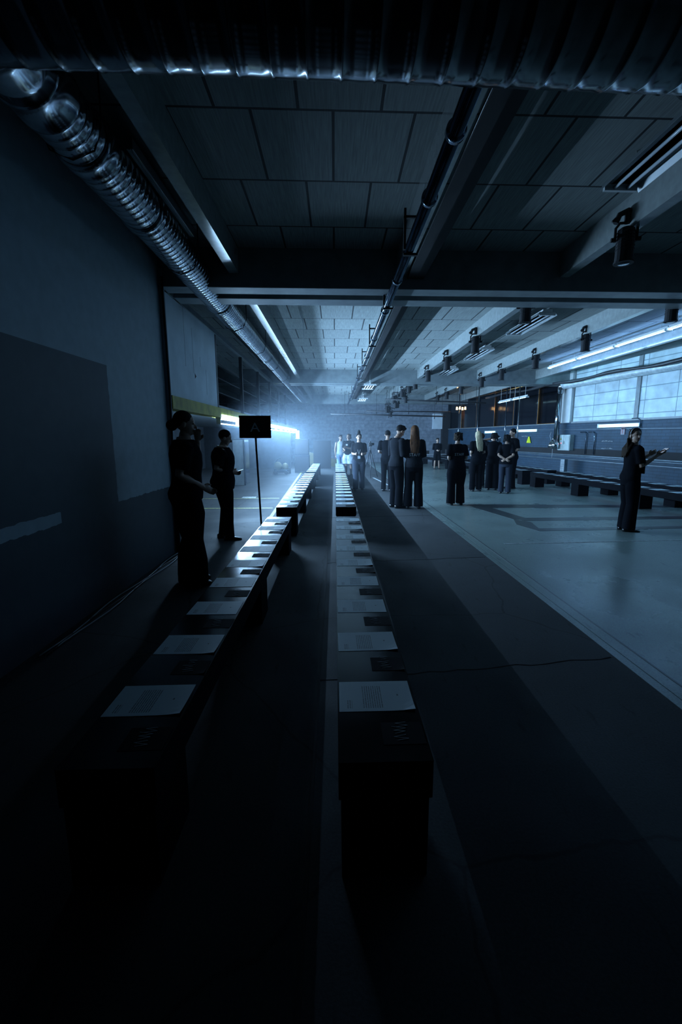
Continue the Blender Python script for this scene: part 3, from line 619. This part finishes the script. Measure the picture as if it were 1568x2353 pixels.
# ------------------------------------------------------------------ people
def ev(o, voxel=None, smooth=0):
    """closes overlapping volumes into one continuous surface"""
    if voxel:
        md = o.modifiers.new('r', 'REMESH'); md.mode = 'VOXEL'; md.voxel_size = voxel; md.use_smooth_shade = True
    if smooth:
        s = o.modifiers.new('s', 'SMOOTH'); s.factor = .5; s.iterations = smooth
    bpy.context.view_layer.update()
    me = bpy.data.meshes.new_from_object(o.evaluated_get(bpy.context.evaluated_depsgraph_get()))
    o.modifiers.clear(); o.data = me; me.polygons.foreach_set('use_smooth', [True] * len(me.polygons)); return o
V = Vector
def person(label, x, y, rz, h, hair='short', hm='hblack', top='tee', bottom='trouser', sleeve='short', arms=('down', 'down'), lean=0., nod=0., turn=0.,
           wide=1., legw=1., stance=.11, step=0., female=True, skin='skin', flare=1., staff=False, shorts=False, badge=False, extra=None, headband=False, shirtlen=0.):
    t = thing('person', label, 'person', (x, y, 0), rz); k = h / 1.7; t.scale = (k, k, k)
    sh = (.160 if female else .185) * (wide ** .5); hx = .088 * wide
    HIP = V((0, 0, .93)); RL = Matrix.Rotation(-lean, 3, 'X')
    def U(p): return RL @ (V(p) - HIP) + HIP                       # upper body leans about the hips
    NK = U((0, 0, 1.44)); RH = Matrix.Rotation(-lean * .6 - nod, 3, 'X') @ Matrix.Identity(3); RH = Matrix.Rotation(turn, 3, 'Z') @ RH
    def Hd(p): return RH @ (V(p) - V((0, 0, 1.44))) + NK           # head turns and nods about the neck
    body = bmesh.new()
    def torso(bm, g, z0=.86, z1=1.46, wx=1.):
        prof = [(.80, .150, .100, -.01), (.86, .165, .112, -.015), (.93, .168, .118, -.015), (1.02, .145, .100, 0), (1.10, .135, .095, .005), (1.20, .148, .105, .01), (1.30, .160, .108, .005), (1.37, .158 if female else .172, .095, 0), (1.41, .125, .075, 0), (1.445, .062, .06, 0), (1.47, .055, .055, 0)]
        rr = []
        for z, rx, ry, oy in prof:
            if z < z0 - .01 or z > z1 + .01: continue
            c = U((0, oy, z)); ax = V((1, 0, 0)); ay = RL @ V((0, 1, 0))
            rr.append(ring(bm, c, ax, ay, 24, (rx * (wide if z < 1.35 else wide ** .5) + g) * wx, (ry * wide + g)))
        skin_rings(bm, rr)
    torso(body, 0)
    tube(body, [NK + V((0, 0, -.05)), Hd((0, .005, 1.50))], [.058, .052], 14, round_=True)
    # head
    ellipsoid(body, Hd((0, -.005, 1.615)), (.074, .092, .088), RH); ellipsoid(body, Hd((0, .022, 1.56)), (.058, .068, .078), RH)
    ellipsoid(body, Hd((0, .062, 1.515)), (.026, .022, .022), RH)
    tube(body, [Hd((0, .084, 1.605)), Hd((0, .106, 1.570))], [.009, .014], 8, round_=True)
    ellipsoid(body, Hd((0, .074, 1.625)), (.05, .014, .012), RH)
    for s in (-1, 1): ellipsoid(body, Hd((s * .076, -.005, 1.585)), (.010, .020, .032), RH)
    hands = []; slv = bmesh.new() if sleeve != 'none' else None
    for s, kind in ((-1, arms[0]), (1, arms[1])):
        S0 = U((s * sh, 0, 1.375))
        poses = {'down': ((s * (sh + .05), -.03, 1.09), (s * (sh + .055), .03, .85)),
                 'front': ((s * (sh + .045), -.03, 1.11), (s * .07, .19, 1.05)),
                 'hold': ((s * (sh + .03), .02, 1.10), (s * .05, .26, 1.16)),
                 'phone': ((s * (sh + .03), -.01, 1.10), (s * (.10), .27, 1.10)),
                 'pocket': ((s * (sh + .09), -.07, 1.12), (s * (sh + .0), .05, .93)),
                 'folded': ((s * (sh + .05), .0, 1.12), (-s * .06, .17, 1.14)),
                 'back': ((s * (sh + .04), -.13, 1.12), (s * .02, -.16, 1.02)),
                 'near': ((s * (sh + .05), -.07, 1.12), (s * .10, .14, .99)),
                 'close': ((s * (sh + .05), -.08, 1.13), (s * .08, .13, 1.07)),
                 'face': ((s * (sh + .0), .12, 1.13), (s * .03, .125, 1.43)),
                 'head': ((s * (sh + .22), .10, 1.50), (s * .05, .16, 1.62)),
                 'up': ((s * (sh + .0), .06, 1.10), (s * .12, .30, 1.27))}
        e, wr = poses[kind] if isinstance(kind, str) else kind
        E_, Wr = U(e), U(wr)
        tube(body, [S0, S0.lerp(E_, .5), E_, E_.lerp(Wr, .3), Wr], [.052 * wide ** .5, .046 * wide ** .5, .037, .039, .025], 14, round_=True)
        # hand: palm, four unequal bent fingers, thumb off the side
        d = (Wr - E_).normalized(); side = V((0, 0, 1)) if abs(d.z) < .75 else V((0, 1, 0)); side = (side - d * side.dot(d)).normalized(); pn = d.cross(side) * s
        if kind in ('down', 'pocket'): side = V((0, 1, 0)); pn = V((-s, 0, 0))
        c = Wr + d * .045; tube(body, [Wr, Wr + d * .04, Wr + d * .085], [.024, .034, .036], 10, flat=.5, ref=side, round_=True)
        for f in range(4):
            ln = (.066, .076, .071, .056)[f]; b0 = Wr + d * .082 + side * (.027 - .018 * f)
            p1 = b0 + d * ln * .45 + pn * .006; p2 = p1 + d * ln * .28 + pn * ln * .25; p3 = p2 + d * ln * .1 + pn * ln * .28
            tube(body, [b0, p1, p2, p3], [.0088, .0085, .0078, .0068], 8, round_=True)
        b0 = Wr + d * .02 + side * .026
        tube(body, [b0, b0 + side * .024 + d * .024, b0 + side * .026 + d * .052 + pn * .01], [.012, .0105, .009], 8, round_=True)
        hands.append(Wr + d * .09)
        if slv:
            ellipsoid(slv, S0 + V((0, 0, .004)), (.060, .058, .058))
            if sleeve == 'long': tube(slv, [S0 + V((-s * .03, 0, .0)), S0, S0.lerp(E_, .5), E_, E_.lerp(Wr, .5), E_.lerp(Wr, .93)], [.07, .070 * wide ** .5, .062 * wide ** .5, .055, .047, .040], 14)
            elif sleeve == 'short': tube(slv, [S0 + V((-s * .03, 0, 0)), S0, S0.lerp(E_, .45), S0.lerp(E_, .82)], [.068, .071 * wide ** .5, .070 * wide ** .5, .072 * wide ** .5], 14)
    feet = []
    tr = bmesh.new()
    for s in (-1, 1):
        ft = V((s * stance, s * step, .075)); hp = V((s * hx, -.005, .90)); kn = hp.lerp(ft, .52) + V((0, .025 + abs(step) * .15, 0))
        tube(body, [hp, hp.lerp(kn, .4), kn, kn.lerp(ft, .35) + V((0, -.015, 0)), ft], [.085 * wide, .076 * wide, .052, .052, .036], 16, round_=True)
        tube(body, [ft + V((0, -.03, -.035)), ft + V((0, .05, -.045)), ft + V((0, .14, -.055))], [.034, .034, .024], 10, flat=.8, round_=True)
        if shorts: ps, rr_ = [hp + V((0, 0, .02)), hp.lerp(kn, .4), hp.lerp(kn, .95)], [.098 * wide, .100 * wide * legw, .098 * legw]
        else: ps, rr_ = [hp + V((0, 0, .02)), hp.lerp(kn, .4), kn, kn.lerp(ft, .5), V((ft.x, ft.y + .005, .045))], [.100 * wide, .094 * wide * legw, .078 * legw, .076 * legw * flare, .080 * legw * flare]
        tube(tr, ps, rr_, 18)
        bm = bmesh.new()
        prof = [(-.085, .028, .05), (-.06, .040, .062), (0, .043, .068), (.06, .045, .050), (.12, .048, .038), (.165, .040, .030), (.185, .018, .018)]
        rr = []
        for yy, rx, hz in prof: rr.append([bm.verts.new((ft.x + s * .008 * (yy > .05) + math.cos(a_) * rx, ft.y + yy, max(0., hz / 2 + .002 + math.sin(a_) * hz / 2 * 1.25))) for a_ in [2 * PI * i / 14 for i in range(14)]])
        skin_rings(bm, rr); o = obj('shoe', bm, 'shoe', t, True)
    bo = ev(obj('body', body, skin, t), .007, 2)
    # trousers: pelvis ring + legs fused
    rr = []
    for z, rx, ry, oy in ((.78, .13, .10, -.01), (.86, .170, .118, -.018), (.93, .172, .122, -.016), (1.0, .152, .108, -.005), (1.03, .148, .104, 0)): rr.append(ring(tr, V((0, oy, z)), V((1, 0, 0)), V((0, 1, 0)), 24, rx * wide + .008, ry * wide + .008))
    skin_rings(tr, rr); ev(obj('shorts' if shorts else 'trousers', tr, bottom, t), .012, 3)
    sb = slv or bmesh.new(); torso(sb, .014 + .008 * wide, z0=.86 - shirtlen, z1=1.447); so = ev(obj('shirt', sb, top, t), .011, 3)
    # eyes and mouth
    bm = bmesh.new()
    for s in (-1, 1): ellipsoid(bm, Hd((s * .030, .0795, 1.603)), (.013, .008, .007), RH, 10, 8)
    obj('eyes', bm, 'eye', bo, True)
    bm = bmesh.new(); ellipsoid(bm, Hd((0, .083, 1.540)), (.022, .008, .006), RH, 10, 8); obj('mouth', bm, 'lip', bo, True)
    # hair
    hb = bmesh.new(); ellipsoid(hb, Hd((0, -.020, 1.632)), (.084, .094, .090), RH)
    if hair == 'short':
        for q in range(14):
            a_ = q * 2.4; ellipsoid(hb, Hd((.045 * math.cos(a_), .02 + .055 * math.sin(a_), 1.69 + .012 * math.sin(q * 3))), (.030, .032, .024), RH, 8, 6)
    if hair == 'crop': pass
    if hair in ('long', 'longer'):
        zl = 1.27 if hair == 'long' else 1.17
        rr = []
        for z, rx, ry, oy in ((1.66, .080, .075, -.03), (1.58, .090, .070, -.045), (1.50, .094, .055, -.065), (1.40, .105, .045, -.095), ((1.40 + zl) / 2, .100, .036, -.115), (zl, .060, .022, -.125)):
            p = Hd((0, oy, z)) if z > 1.45 else U((0, oy - .015, z)); rr.append(ring(hb, p, V((1, 0, 0)), V((0, 1, 0)), 20, rx, ry))
        skin_rings(hb, rr)
        for q in range(9):
            xx = -.08 + .02 * q; p0 = Hd((xx * .9, -.06 - .02 * math.cos(xx * 15), 1.55)); p1 = U((xx, -.135, 1.38)); p2 = U((xx * .9 + random.uniform(-.01, .01), -.155, zl - random.uniform(0, .05)))
            tube(hb, [p0, p1, p2], [.016, .017, .006], 8)
    if hair == 'fall':      # loose hair falling past the shoulders on one side
        for q in range(7):
            xx = -.085 + .012 * q; tube(hb, [Hd((xx, -.02, 1.60)), Hd((xx * 1.15, -.045, 1.50)), U((xx * 1.3, -.06 - .02 * (q % 2), 1.36)), U((xx * 1.4, -.08, 1.22 - .03 * (q % 3)))], [.026, .028, .026, .008], 8)
    if hair == 'bun': ellipsoid(hb, Hd((0, -.02, 1.745)), (.045, .045, .05), RH); ellipsoid(hb, Hd((0, -.01, 1.79)), (.028, .028, .03), RH)
    if hair == 'lowbun': ellipsoid(hb, Hd((0, -.115, 1.57)), (.055, .055, .055), RH)
    if hair in ('bob', 'curly'):
        for q in range(70):
            a_ = PI + PI * 1.3 * (random.random() - .5); zz = random.uniform(1.505 if hair == 'bob' else 1.53, 1.68)
            fl = 1.05 + .18 * max(0, (1.62 - zz) / .1) * (hair == 'bob' and 1 or .7); rr2 = .022 if hair == 'curly' else .018
            ellipsoid(hb, Hd((.080 * fl * math.sin(a_), -.02 + .080 * fl * math.cos(a_), zz)), (rr2, rr2, rr2 * (1.1 if hair == 'curly' else 2.2)), RH, 8, 6)
    ev(obj('hair', hb, hm, t), .008, 2)
    if headband:
        bm = bmesh.new(); pts = [Hd((.090 * math.cos(a_), .01, 1.62 + .098 * math.sin(a_))) for a_ in [PI * q / 16 for q in range(17)]]; tube(bm, pts, .010, 8, flat=.5); obj('headband', bm, 'cablew', t, True)
    def on_back(txt, size, z, name='lettering', mm='print', xo=0, front=False):
        o = text_mesh(txt, size, name, mm, so, 0.0005); bv = BVHTree.FromPolygons([v.co for v in so.data.vertices], [p.vertices for p in so.data.polygons])
        for v in o.data.vertices:
            px = (v.co.x + xo) * (-1 if front else 1); pz = z + v.co.y; org = V((px, 1. if front else -1., pz)); hit = bv.ray_cast(org, V((0, -1 if front else 1, 0)))
            v.co = V((px, (hit[0].y if hit[0] else -.13) + (.003 if front else -.003), pz))
    if staff: on_back('STAFF', .085, staff if isinstance(staff, float) else 1.22)
    if badge:
        bm = bmesh.new(); f = .135 * wide
        tube(bm, [U((-.06, .07, 1.40)), U((-.035, f, 1.22)), U((0, f + .012, 1.08))], .004, 6); tube(bm, [U((.06, .07, 1.40)), U((.035, f, 1.22)), U((0, f + .012, 1.08))], .004, 6); ln = obj('lanyard', bm, 'cablew', t)
        bm = bmesh.new(); p = U((0, f + .016, 1.02)); bx(bm, p.x - .04, p.x + .04, p.y - .002, p.y + .002, p.z - .06, p.z + .06, bev=.001); obj('badge', bm, 'pale', ln)
    if extra == 'bag':
        bm = bmesh.new(); bx(bm, -.31, -.22, -.12, .14, .62, .92, bev=.02); tube(bm, [(-.24, 0, .9), (-.1, .13, 1.2), (.1, .05, 1.42)], .01, 6); obj('shoulder_bag', bm, 'pale', t)
    if extra == 'vest':
        bm = bmesh.new(); bx(bm, -.16, .16, .112, .125, .98, 1.2, bev=.004); obj('waist_pack', bm, 'tee', t)
    if extra == 'bib':
        on_back('88', .10, 1.27, 'chest_print', 'print', 0, True)
    mw = Matrix.Translation((x, y, 0)) @ Matrix.Rotation(rz, 4, 'Z') @ Matrix.Scale(k, 4)
    return [mw @ q for q in hands]
def phone(p, rz, label, tilt=.6, wx=.075, ly=.15):
    t = thing('smartphone', label, 'phone', p, rz)
    bm = bmesh.new(); bx(bm, -wx / 2, wx / 2, -ly / 2, ly / 2, -.004, .004, bev=.002); a = obj('case', bm, 'shoe', t); a.rotation_euler[0] = tilt
    bm = bmesh.new(); bx(bm, -wx / 2 + .004, wx / 2 - .004, -ly / 2 + .006, ly / 2 - .006, .0041, .0048); b_ = obj('screen', bm, 'phone', a)
    return t
D = math.radians
# left pair
person('woman in black wide trousers standing nearest on the left, hand at her face', -1.50, 4.48, D(-70), 1.74, 'lowbun', 'hblack', 'tee', 'trouser', 'short', ('face', 'near'), legw=1.28, flare=1.45, wide=1.22, stance=.10, turn=-.1, nod=.1)
hh = person('person in black knee-length outfit and boots looking at a phone beside the sign', -1.64, 6.5, D(-80), 1.60, 'crop', 'hblack', 'tee', 'trouser', 'short', ('close', 'close'), wide=1.42, legw=.98, flare=.92, stance=.10, nod=.35, step=.06, shirtlen=.05)
phone((hh[0] + hh[1]) / 2 + V((.03, 0, .02)), D(-80), 'phone held by the person beside the sign', .3)
# walkers by the centre bench
person('woman with a high bun and lanyard walking toward the camera by the centre bench', .68, 12.65, D(178), 1.60, 'bun', 'hblack', 'grey', 'jean', 'short', ('phone', 'phone'), legw=1.1, flare=.95, wide=1.05, stance=.10, step=.14, badge=True, nod=.1)
person('person in pale sleeveless top and blue denim with a pale bag, at the far end', .22, 17.9, D(200), 1.58, 'short', 'hblack', 'pale', 'denim', 'none', ('front', 'down'), legw=1.0, stance=.1, skin='skin2', extra='bag', female=False)
hh = person('person in dark printed shirt and bleached wide shorts beside the far bench end', .53, 17.4, D(150), 1.62, 'curly', 'hbrown', 'tee', 'acid', 'short', ('hold', 'front'), legw=1.45, shorts=True, wide=1.15, stance=.12, extra='bib', skin='skin2', female=False)
# central group
person('man in black t-shirt seen from behind, left of the central group', 1.46, 12.35, D(-15), 1.68, 'crop', 'hblack', 'tee', 'trouser', 'short', ('front', 'front'), female=False, legw=.98, flare=.95, stance=.10, nod=.25)
hh = person('dark-haired man in a long-sleeved black shirt, head bowed over a phone', 1.31, 9.38, D(-62), 1.76, 'short', 'hblack', 'grey', 'trouser', 'long', ('phone', 'phone'), female=False, legw=1.12, stance=.09, nod=.55, staff=False)
person('woman with long auburn hair and staff lettering on her back', 1.66, 9.25, D(-4), 1.73, 'longer', 'hred', 'grey', 'trouser', 'long', ('front', 'front'), legw=1.08, flare=1.15, stance=.115, staff=1.12)
person('person in dark clothes sitting back against the far table', 4.85, 20.9, D(180), 1.45, 'short', 'hblack', 'tee', 'trouser', 'long', ('front', 'front'), shorts=True, legw=1.1, female=False, stance=.13)
person('short-haired staff member seen from behind, standing apart from the blonde woman', 2.70, 9.7, D(8), 1.60, 'curly', 'hbrown', 'tee', 'trouser', 'short', ('front', 'front'), legw=1.22, flare=1.1, wide=1.15, stance=.12, staff=1.20)
person('woman with long blonde hair seen from behind in the middle of the right group', 3.95, 12.2, D(12), 1.66, 'longer', 'hblond', 'tee', 'trouser', 'short', ('front', 'front'), legw=1.05, stance=.11)
person('dark figure partly hidden behind the blonde woman', 4.35, 13.1, D(20), 1.60, 'short', 'hbrown', 'tee', 'trouser', 'long', ('front', 'down'), legw=1.0, stance=.12)
person('person in black bending forward with a raised arm, between blonde and dark-haired women', 4.52, 12.5, D(-20), 1.66, 'bob', 'hblack', 'tee', 'trouser', 'short', ('head', 'hold'), lean=.38, nod=.3, legw=1.15, flare=1.1, stance=.10)
person('woman with dark hair and hands clasped behind her back', 4.58, 11.7, D(-25), 1.56, 'bob', 'hblack', 'tee', 'jean', 'short', ('back', 'back'), legw=1.05, stance=.10, nod=.1)
person('short-haired man in black facing the dark-haired woman', 5.22, 12.85, D(95), 1.74, 'crop', 'hblack', 'tee', 'trouser', 'short', ('front', 'front'), female=False, legw=1.0, stance=.10, nod=.2)
hh = person('woman with a headband on the shiny floor by the brick wall benches, looking over', 4.72, 6.85, D(-98), 1.63, 'long', 'hbrown', 'tee', 'trouser', 'short', ('up', 'up'), legw=1.15, flare=1.1, stance=.08, turn=-1.4, headband=True, extra='vest', wide=1.02)
phone(hh[1] + V((.03, 0, .03)), D(-78), 'phone held up by the woman with the headband', .5)

# ------------------------------------------------------------------ other things
# left side
t = thing('equipment_cabinet', 'tall grey cabinet standing under the mezzanine behind the second person', 'cabinet', (-3.2, 14.0, 0))
box('carcass', 'darkbeam', t, 0, .36, 0, .7, 0, 1.42, bev=.01); box('door', 'pipe', t, .362, .375, .05, .65, .06, 1.36)
box('edge_post', 'pipe', t, .33, .37, -.03, .0, 0, 1.45)
t = thing('flight_case', 'tall black case stack at the far end of the left bench row', 'case', (-1.74, 19.05, 0))
box('case_body', 'black', t, 0, .62, 0, .6, 0, .74, bev=.01); box('case_body', 'black', t, 0.02, .60, .02, .58, .742, 1.44, bev=.01)
bm = bmesh.new()
for zz in (.02, .70, .78, 1.40): bx(bm, -.005, .625, -.005, .0, zz, zz + .025)
obj('trim_strip', bm, 'pipe', t)
t = thing('panel_lamp', 'small bright square lamp standing on the black case stack', 'lamp', (-1.68, 19.3, 1.445))
box('foot', 'white', t, -.02, .16, -.05, .05, 0, .02); box('casing', 'white', t, 0, .14, 0, .05, .03, .34)
bm = bmesh.new()
for r_ in range(3): bx(bm, .015, .125, -.004, -.001, .05 + .095 * r_, .125 + .095 * r_)
obj('light_panel', bm, 'tubeC', t)
sbox('wall_back', 'black', -1.05, -.2, 21.5, 21.7, 0, 1.35)
bm = bmesh.new(); a = [bm.verts.new(p) for p in ((-1.5, 23, 0), (.1, 23, 0), (.1, 23, .35), (-1.5, 23, .78))]; b_ = [bm.verts.new((v.co.x, 23.25, v.co.z)) for v in a]; skin_rings(bm, [a, b_]); tag(obj('ramp_parapet', bm, 'olive'), 'sloping olive parapet before the back wall behind the bench ends', 'parapet')
t = thing('floor_scrubber', 'small pale yellow cleaning machine on the floor at the far left', 'machine', (-2.35, 18.2, 0))
bm = bmesh.new(); ellipsoid(bm, (0, 0, .32), (.17, .2, .2)); ellipsoid(bm, (.3, 0, .30), (.13, .16, .17)); obj('tank', bm, 'olive', t, True)
bm = bmesh.new(); tube(bm, [(-.1, 0, .45), (0, 0, .62), (.12, 0, .66)], .02, 8); bx(bm, -.15, .45, -.12, .12, .08, .2, bev=.02); obj('frame', bm, 'pipe', t)
for xx in (-.1, .35):
    bm = bmesh.new(); tube(bm, [(xx, -.16, .08), (xx, .16, .08)], .08, 14); obj('wheel', bm, 'lead', t)
t = thing('control_box', 'small black box with a red pilot light beside the cleaning machine', 'box', (-1.98, 18.6, 0))
box('casing', 'black', t, -.06, .1, 0, .12, 0, .22, bev=.005); box('pilot_light', 'red', t, -.04, -.0, -.004, 0, .05, .09)
tag(tube_obj('pilot_lamp', 'pink', [(-1.22, 19.0, .0), (-1.18, 18.98, .03)], .015, None, 6), 'tiny magenta light on the floor by the black case stack', 'light')
t = thing('camera_tripod', 'video camera on a tripod behind the woman with the lanyard', 'tripod', (1.32, 16.6, 0))
for k in range(3):
    a_ = k * 2 * PI / 3 + .5; tube_obj('leg', 'lead', [(0, 0, 1.05), (.18 * math.cos(a_), .18 * math.sin(a_), .5), (.34 * math.cos(a_), .34 * math.sin(a_), 0)], [.02, .016, .012], t, 8)
bm = bmesh.new(); tube(bm, [(0, 0, .95), (0, 0, 1.16)], .025, 10); tube(bm, [(0, 0, 1.15), (.02, -.3, 1.02)], .009, 6); obj('head', bm, 'lead', t)
bm = bmesh.new(); bx(bm, -.06, .06, -.13, .13, 1.17, 1.30, bev=.01); tube(bm, [(0, -.13, 1.235), (0, -.24, 1.235)], .045, 14); bx(bm, -.02, .02, -.05, .1, 1.30, 1.36); bx(bm, .06, .14, -.06, -.04, 1.21, 1.3); obj('video_camera', bm, 'black', t)
t = thing('folding_table', 'low pale-topped table against the back wall behind the seated figure', 'table', (3.0, 21.6, 0))
box('tabletop', 'cablew', t, 0, 3.4, 0, .55, .66, .69)
for xx, yy in ((.05, .05), (3.3, .05), (.05, .46), (3.3, .46)): box('leg', 'lead', t, xx, xx + .04, yy, yy + .04, 0, .66)
for k, (xx, ww, hh_) in enumerate(((1.35, .3, .16), (2.5, .7, .22))):
    tag(box('equipment_box', 'black', None, 3 + xx, 3 + xx + ww, 21.75, 22.0, .69, .69 + hh_, bev=.01), ('smaller' if not k else 'larger') + ' black box on the low table by the back wall', 'box')
# cables along the left wall foot
for k in range(3):
    pts = [(-2.05 + .03 * k + .022 * math.sin(i * .9 + k * 2), 2.9 + i * .2, .014) for i in range(16)]
    tag(tube_obj('floor_cable', 'cablew' if k != 1 else 'lead', pts, .005, None, 6), ['pale cable nearest the left wall foot', 'dark cable between two pale ones at the left wall foot', 'pale cable farthest out from the left wall foot'][k], 'cable', 'cables at the left wall foot')
# right wall items
q = rw_loc(15.0, 0, 0)
t = thing('electric_cabinet', 'pale green two-door electric cabinet on the brick wall', 'cabinet', rw_loc(15.0, 1.05), RZ)
box('casing', 'boxgrey', t, 0, .66, 0, .16, 0, .54, bev=.008)
for a0 in (.02, .34):
    d_ = box('door', 'boxgrey', t, a0, a0 + .30, .16, .172, .02, .52, bev=.003)
    bm = bmesh.new(); tube(bm, [(a0 + .27, .175, .22), (a0 + .27, .175, .32)], .008, 6); obj('handle', bm, 'lead', d_)
bm = bmesh.new(); a = [(.42, .174, .36), (.54, .174, .36), (.48, .174, .45)]
vs = [bm.verts.new(p) for p in a]; v2 = [bm.verts.new((p[0], p[1] + .001, p[2])) for p in a]; skin_rings(bm, [vs, v2]); obj('warning_label', bm, 'ymark', t)
bm = bmesh.new(); tube(bm, [(.45, .173, .25), (.45, .18, .25)], .018, 10); obj('red_button', bm, 'red', t)
t = thing('clamp_lamp', 'shiny round reflector lamp hanging left of the electric cabinet', 'lamp', rw_loc(15.75, 1.28, .3))
bm = bmesh.new(); tube(bm, [(0, 0, .12), (0, 0, .06), (0, 0, -.02), (0, 0, -.14)], [.04, .09, .14, .155], 18); obj('shade', bm, 'silver', t, True)
bm = bmesh.new(); tube(bm, [(0, 0, .12), (.02, 0, .2), (.1, .1, .3)], .02, 8); obj('holder', bm, 'silver', t, True)
bm = bmesh.new(); ellipsoid(bm, (0, 0, -.11), (.05, .05, .05)); obj('bulb', bm, 'tubeC', t, True)
tag(tube_obj('hanging_cable', 'cablew', [tuple(rw_loc(16.0, z, .2 + .06 * math.sin(z * 9))) for z in (1.7, 1.55, 1.4)] + [tuple(rw_loc(15.7, 1.3, .3))] + [tuple(rw_loc(15.8, z, .25)) for z in (1.05, .9, .75)], .009, None, 6), 'loose pale cable dangling by the round reflector lamp', 'cable')
t = thing('disc_lamp', 'round pale disc lamp above the bending person', 'lamp', rw_loc(19.2, 1.4, .7))
bm = bmesh.new(); tube(bm, [(0, 0, 0), (-.03, -.05, 0), (-.04, -.08, 0)], [.1, .2, .21], 20); obj('disc', bm, 'silver', t, True)
bm = bmesh.new(); tube(bm, [(0, .02, -.05), (0, .05, -.9), (0, .05, -1.4)], .02, 8); obj('stand', bm, 'lead', t)
bm = bmesh.new(); a = [(0, 0, 0), (.34, 0, 0), (.0, 0, .28), ]; a = [(0, .01, 0), (.3, .01, 0), (.3, .01, .03), (.2, .01, .24), (.13, .01, .26)]
vs = [bm.verts.new(p) for p in a]; v2 = [bm.verts.new((p[0], p[1] + .01, p[2])) for p in a]; skin_rings(bm, [vs, v2])
tag(obj('yellow_placard', bm, 'yel', loc=rw_loc(17.6, 1.28, .02), rz=RZ), 'bright yellow wedge-shaped placard on the brick wall', 'placard')
t = thing('wall_notice', 'small white notice with red border behind the headband woman', 'notice', rw_loc(12.75, 1.58, .01), RZ)
box('sheet', 'pale', t, 0, .16, 0, .004, 0, .2); M['redp'] = mat('red_print', (.4, .05, .04), .5)
bm = bmesh.new(); bx(bm, 0, .012, .0045, .005, 0, .2); bx(bm, .148, .16, .0045, .005, 0, .2); bx(bm, .0, .16, .0045, .005, .19, .2); bx(bm, .06, .075, .0045, .005, .02, .17); bx(bm, .095, .11, .0045, .005, .02, .17); obj('print', bm, 'redp', t)
t = thing('perforated_bracket', 'grey perforated metal upright behind the rear bench', 'bracket', rw_loc(14.75, .35, .35), RZ)
bm = bmesh.new(); bx(bm, 0, .22, 0, .12, 0, .42, bev=.004); obj('channel', bm, 'rail', t)
bm = bmesh.new()
for r_ in range(5):
    for c_ in range(2): bx(bm, .04 + .09 * c_, .09 + .09 * c_, .12, .122, .03 + .078 * r_, .075 + .078 * r_)
obj('slots', bm, 'cablew', t)
for k, (y, z) in enumerate(((13.2, 1.36), (13.2, 1.14), (17.9, 1.52))):
    random.seed(k); bm = bmesh.new()
    for q in range(9): bx(bm, q * .055 + random.uniform(0, .02), q * .055 + random.uniform(.025, .045), .001, .003, random.uniform(0, .02), random.uniform(.025, .05))
    tag(obj('paint_marks', bm, 'wmark', loc=rw_loc(y, z), rz=RZ), 'scraped white paint marks on brick wall, %s' % ['upper one left of the headband woman', 'lower one left of the headband woman', 'above the yellow placard'][k], 'paint marks')

# ------------------------------------------------------------------ haze
m = bpy.data.materials.new('haze_volume'); m.use_nodes = True; n = m.node_tree.nodes; l = m.node_tree.links; n.remove(n['Principled BSDF'])
v = n.new('ShaderNodeVolumeScatter'); v.inputs['Color'].default_value = (.7, .85, 1, 1); v.inputs['Anisotropy'].default_value = .0
g = n.new('ShaderNodeNewGeometry'); sp = n.new('ShaderNodeSeparateXYZ'); l.new(g.outputs['Position'], sp.inputs[0])
def ramp(sock, a, b_):
    r = n.new('ShaderNodeMapRange'); r.interpolation_type = 'SMOOTHSTEP'; r.inputs[1].default_value = a; r.inputs[2].default_value = b_
    l.new(sp.outputs[sock], r.inputs[0]); return r.outputs[0]
def mul(a, b_, op='MULTIPLY'):
    k = n.new('ShaderNodeMath'); k.operation = op
    for i_, q_ in enumerate((a, b_)):
        if isinstance(q_, (int, float)): k.inputs[i_].default_value = q_
        else: l.new(q_, k.inputs[i_])
    return k.outputs[0]
fall = mul(1, mul(ramp('Y', 12, 20), .75), 'SUBTRACT')
dens = mul(mul(fall, mul(mul(ramp('X', 2.2, -1.6), ramp('Y', 6.2, 10)), HAZE)), .0012, 'ADD')
l.new(dens, v.inputs['Density']); l.new(v.outputs[0], n['Material Output'].inputs['Volume'])
bm = bmesh.new(); bx(bm, -2.3, 6.0, 6.0, 26.9, .01, 3.74)
tag(obj('haze', bm, m), 'thin theatrical haze glowing around the lit battens on the left', 'haze', None, 'stuff')
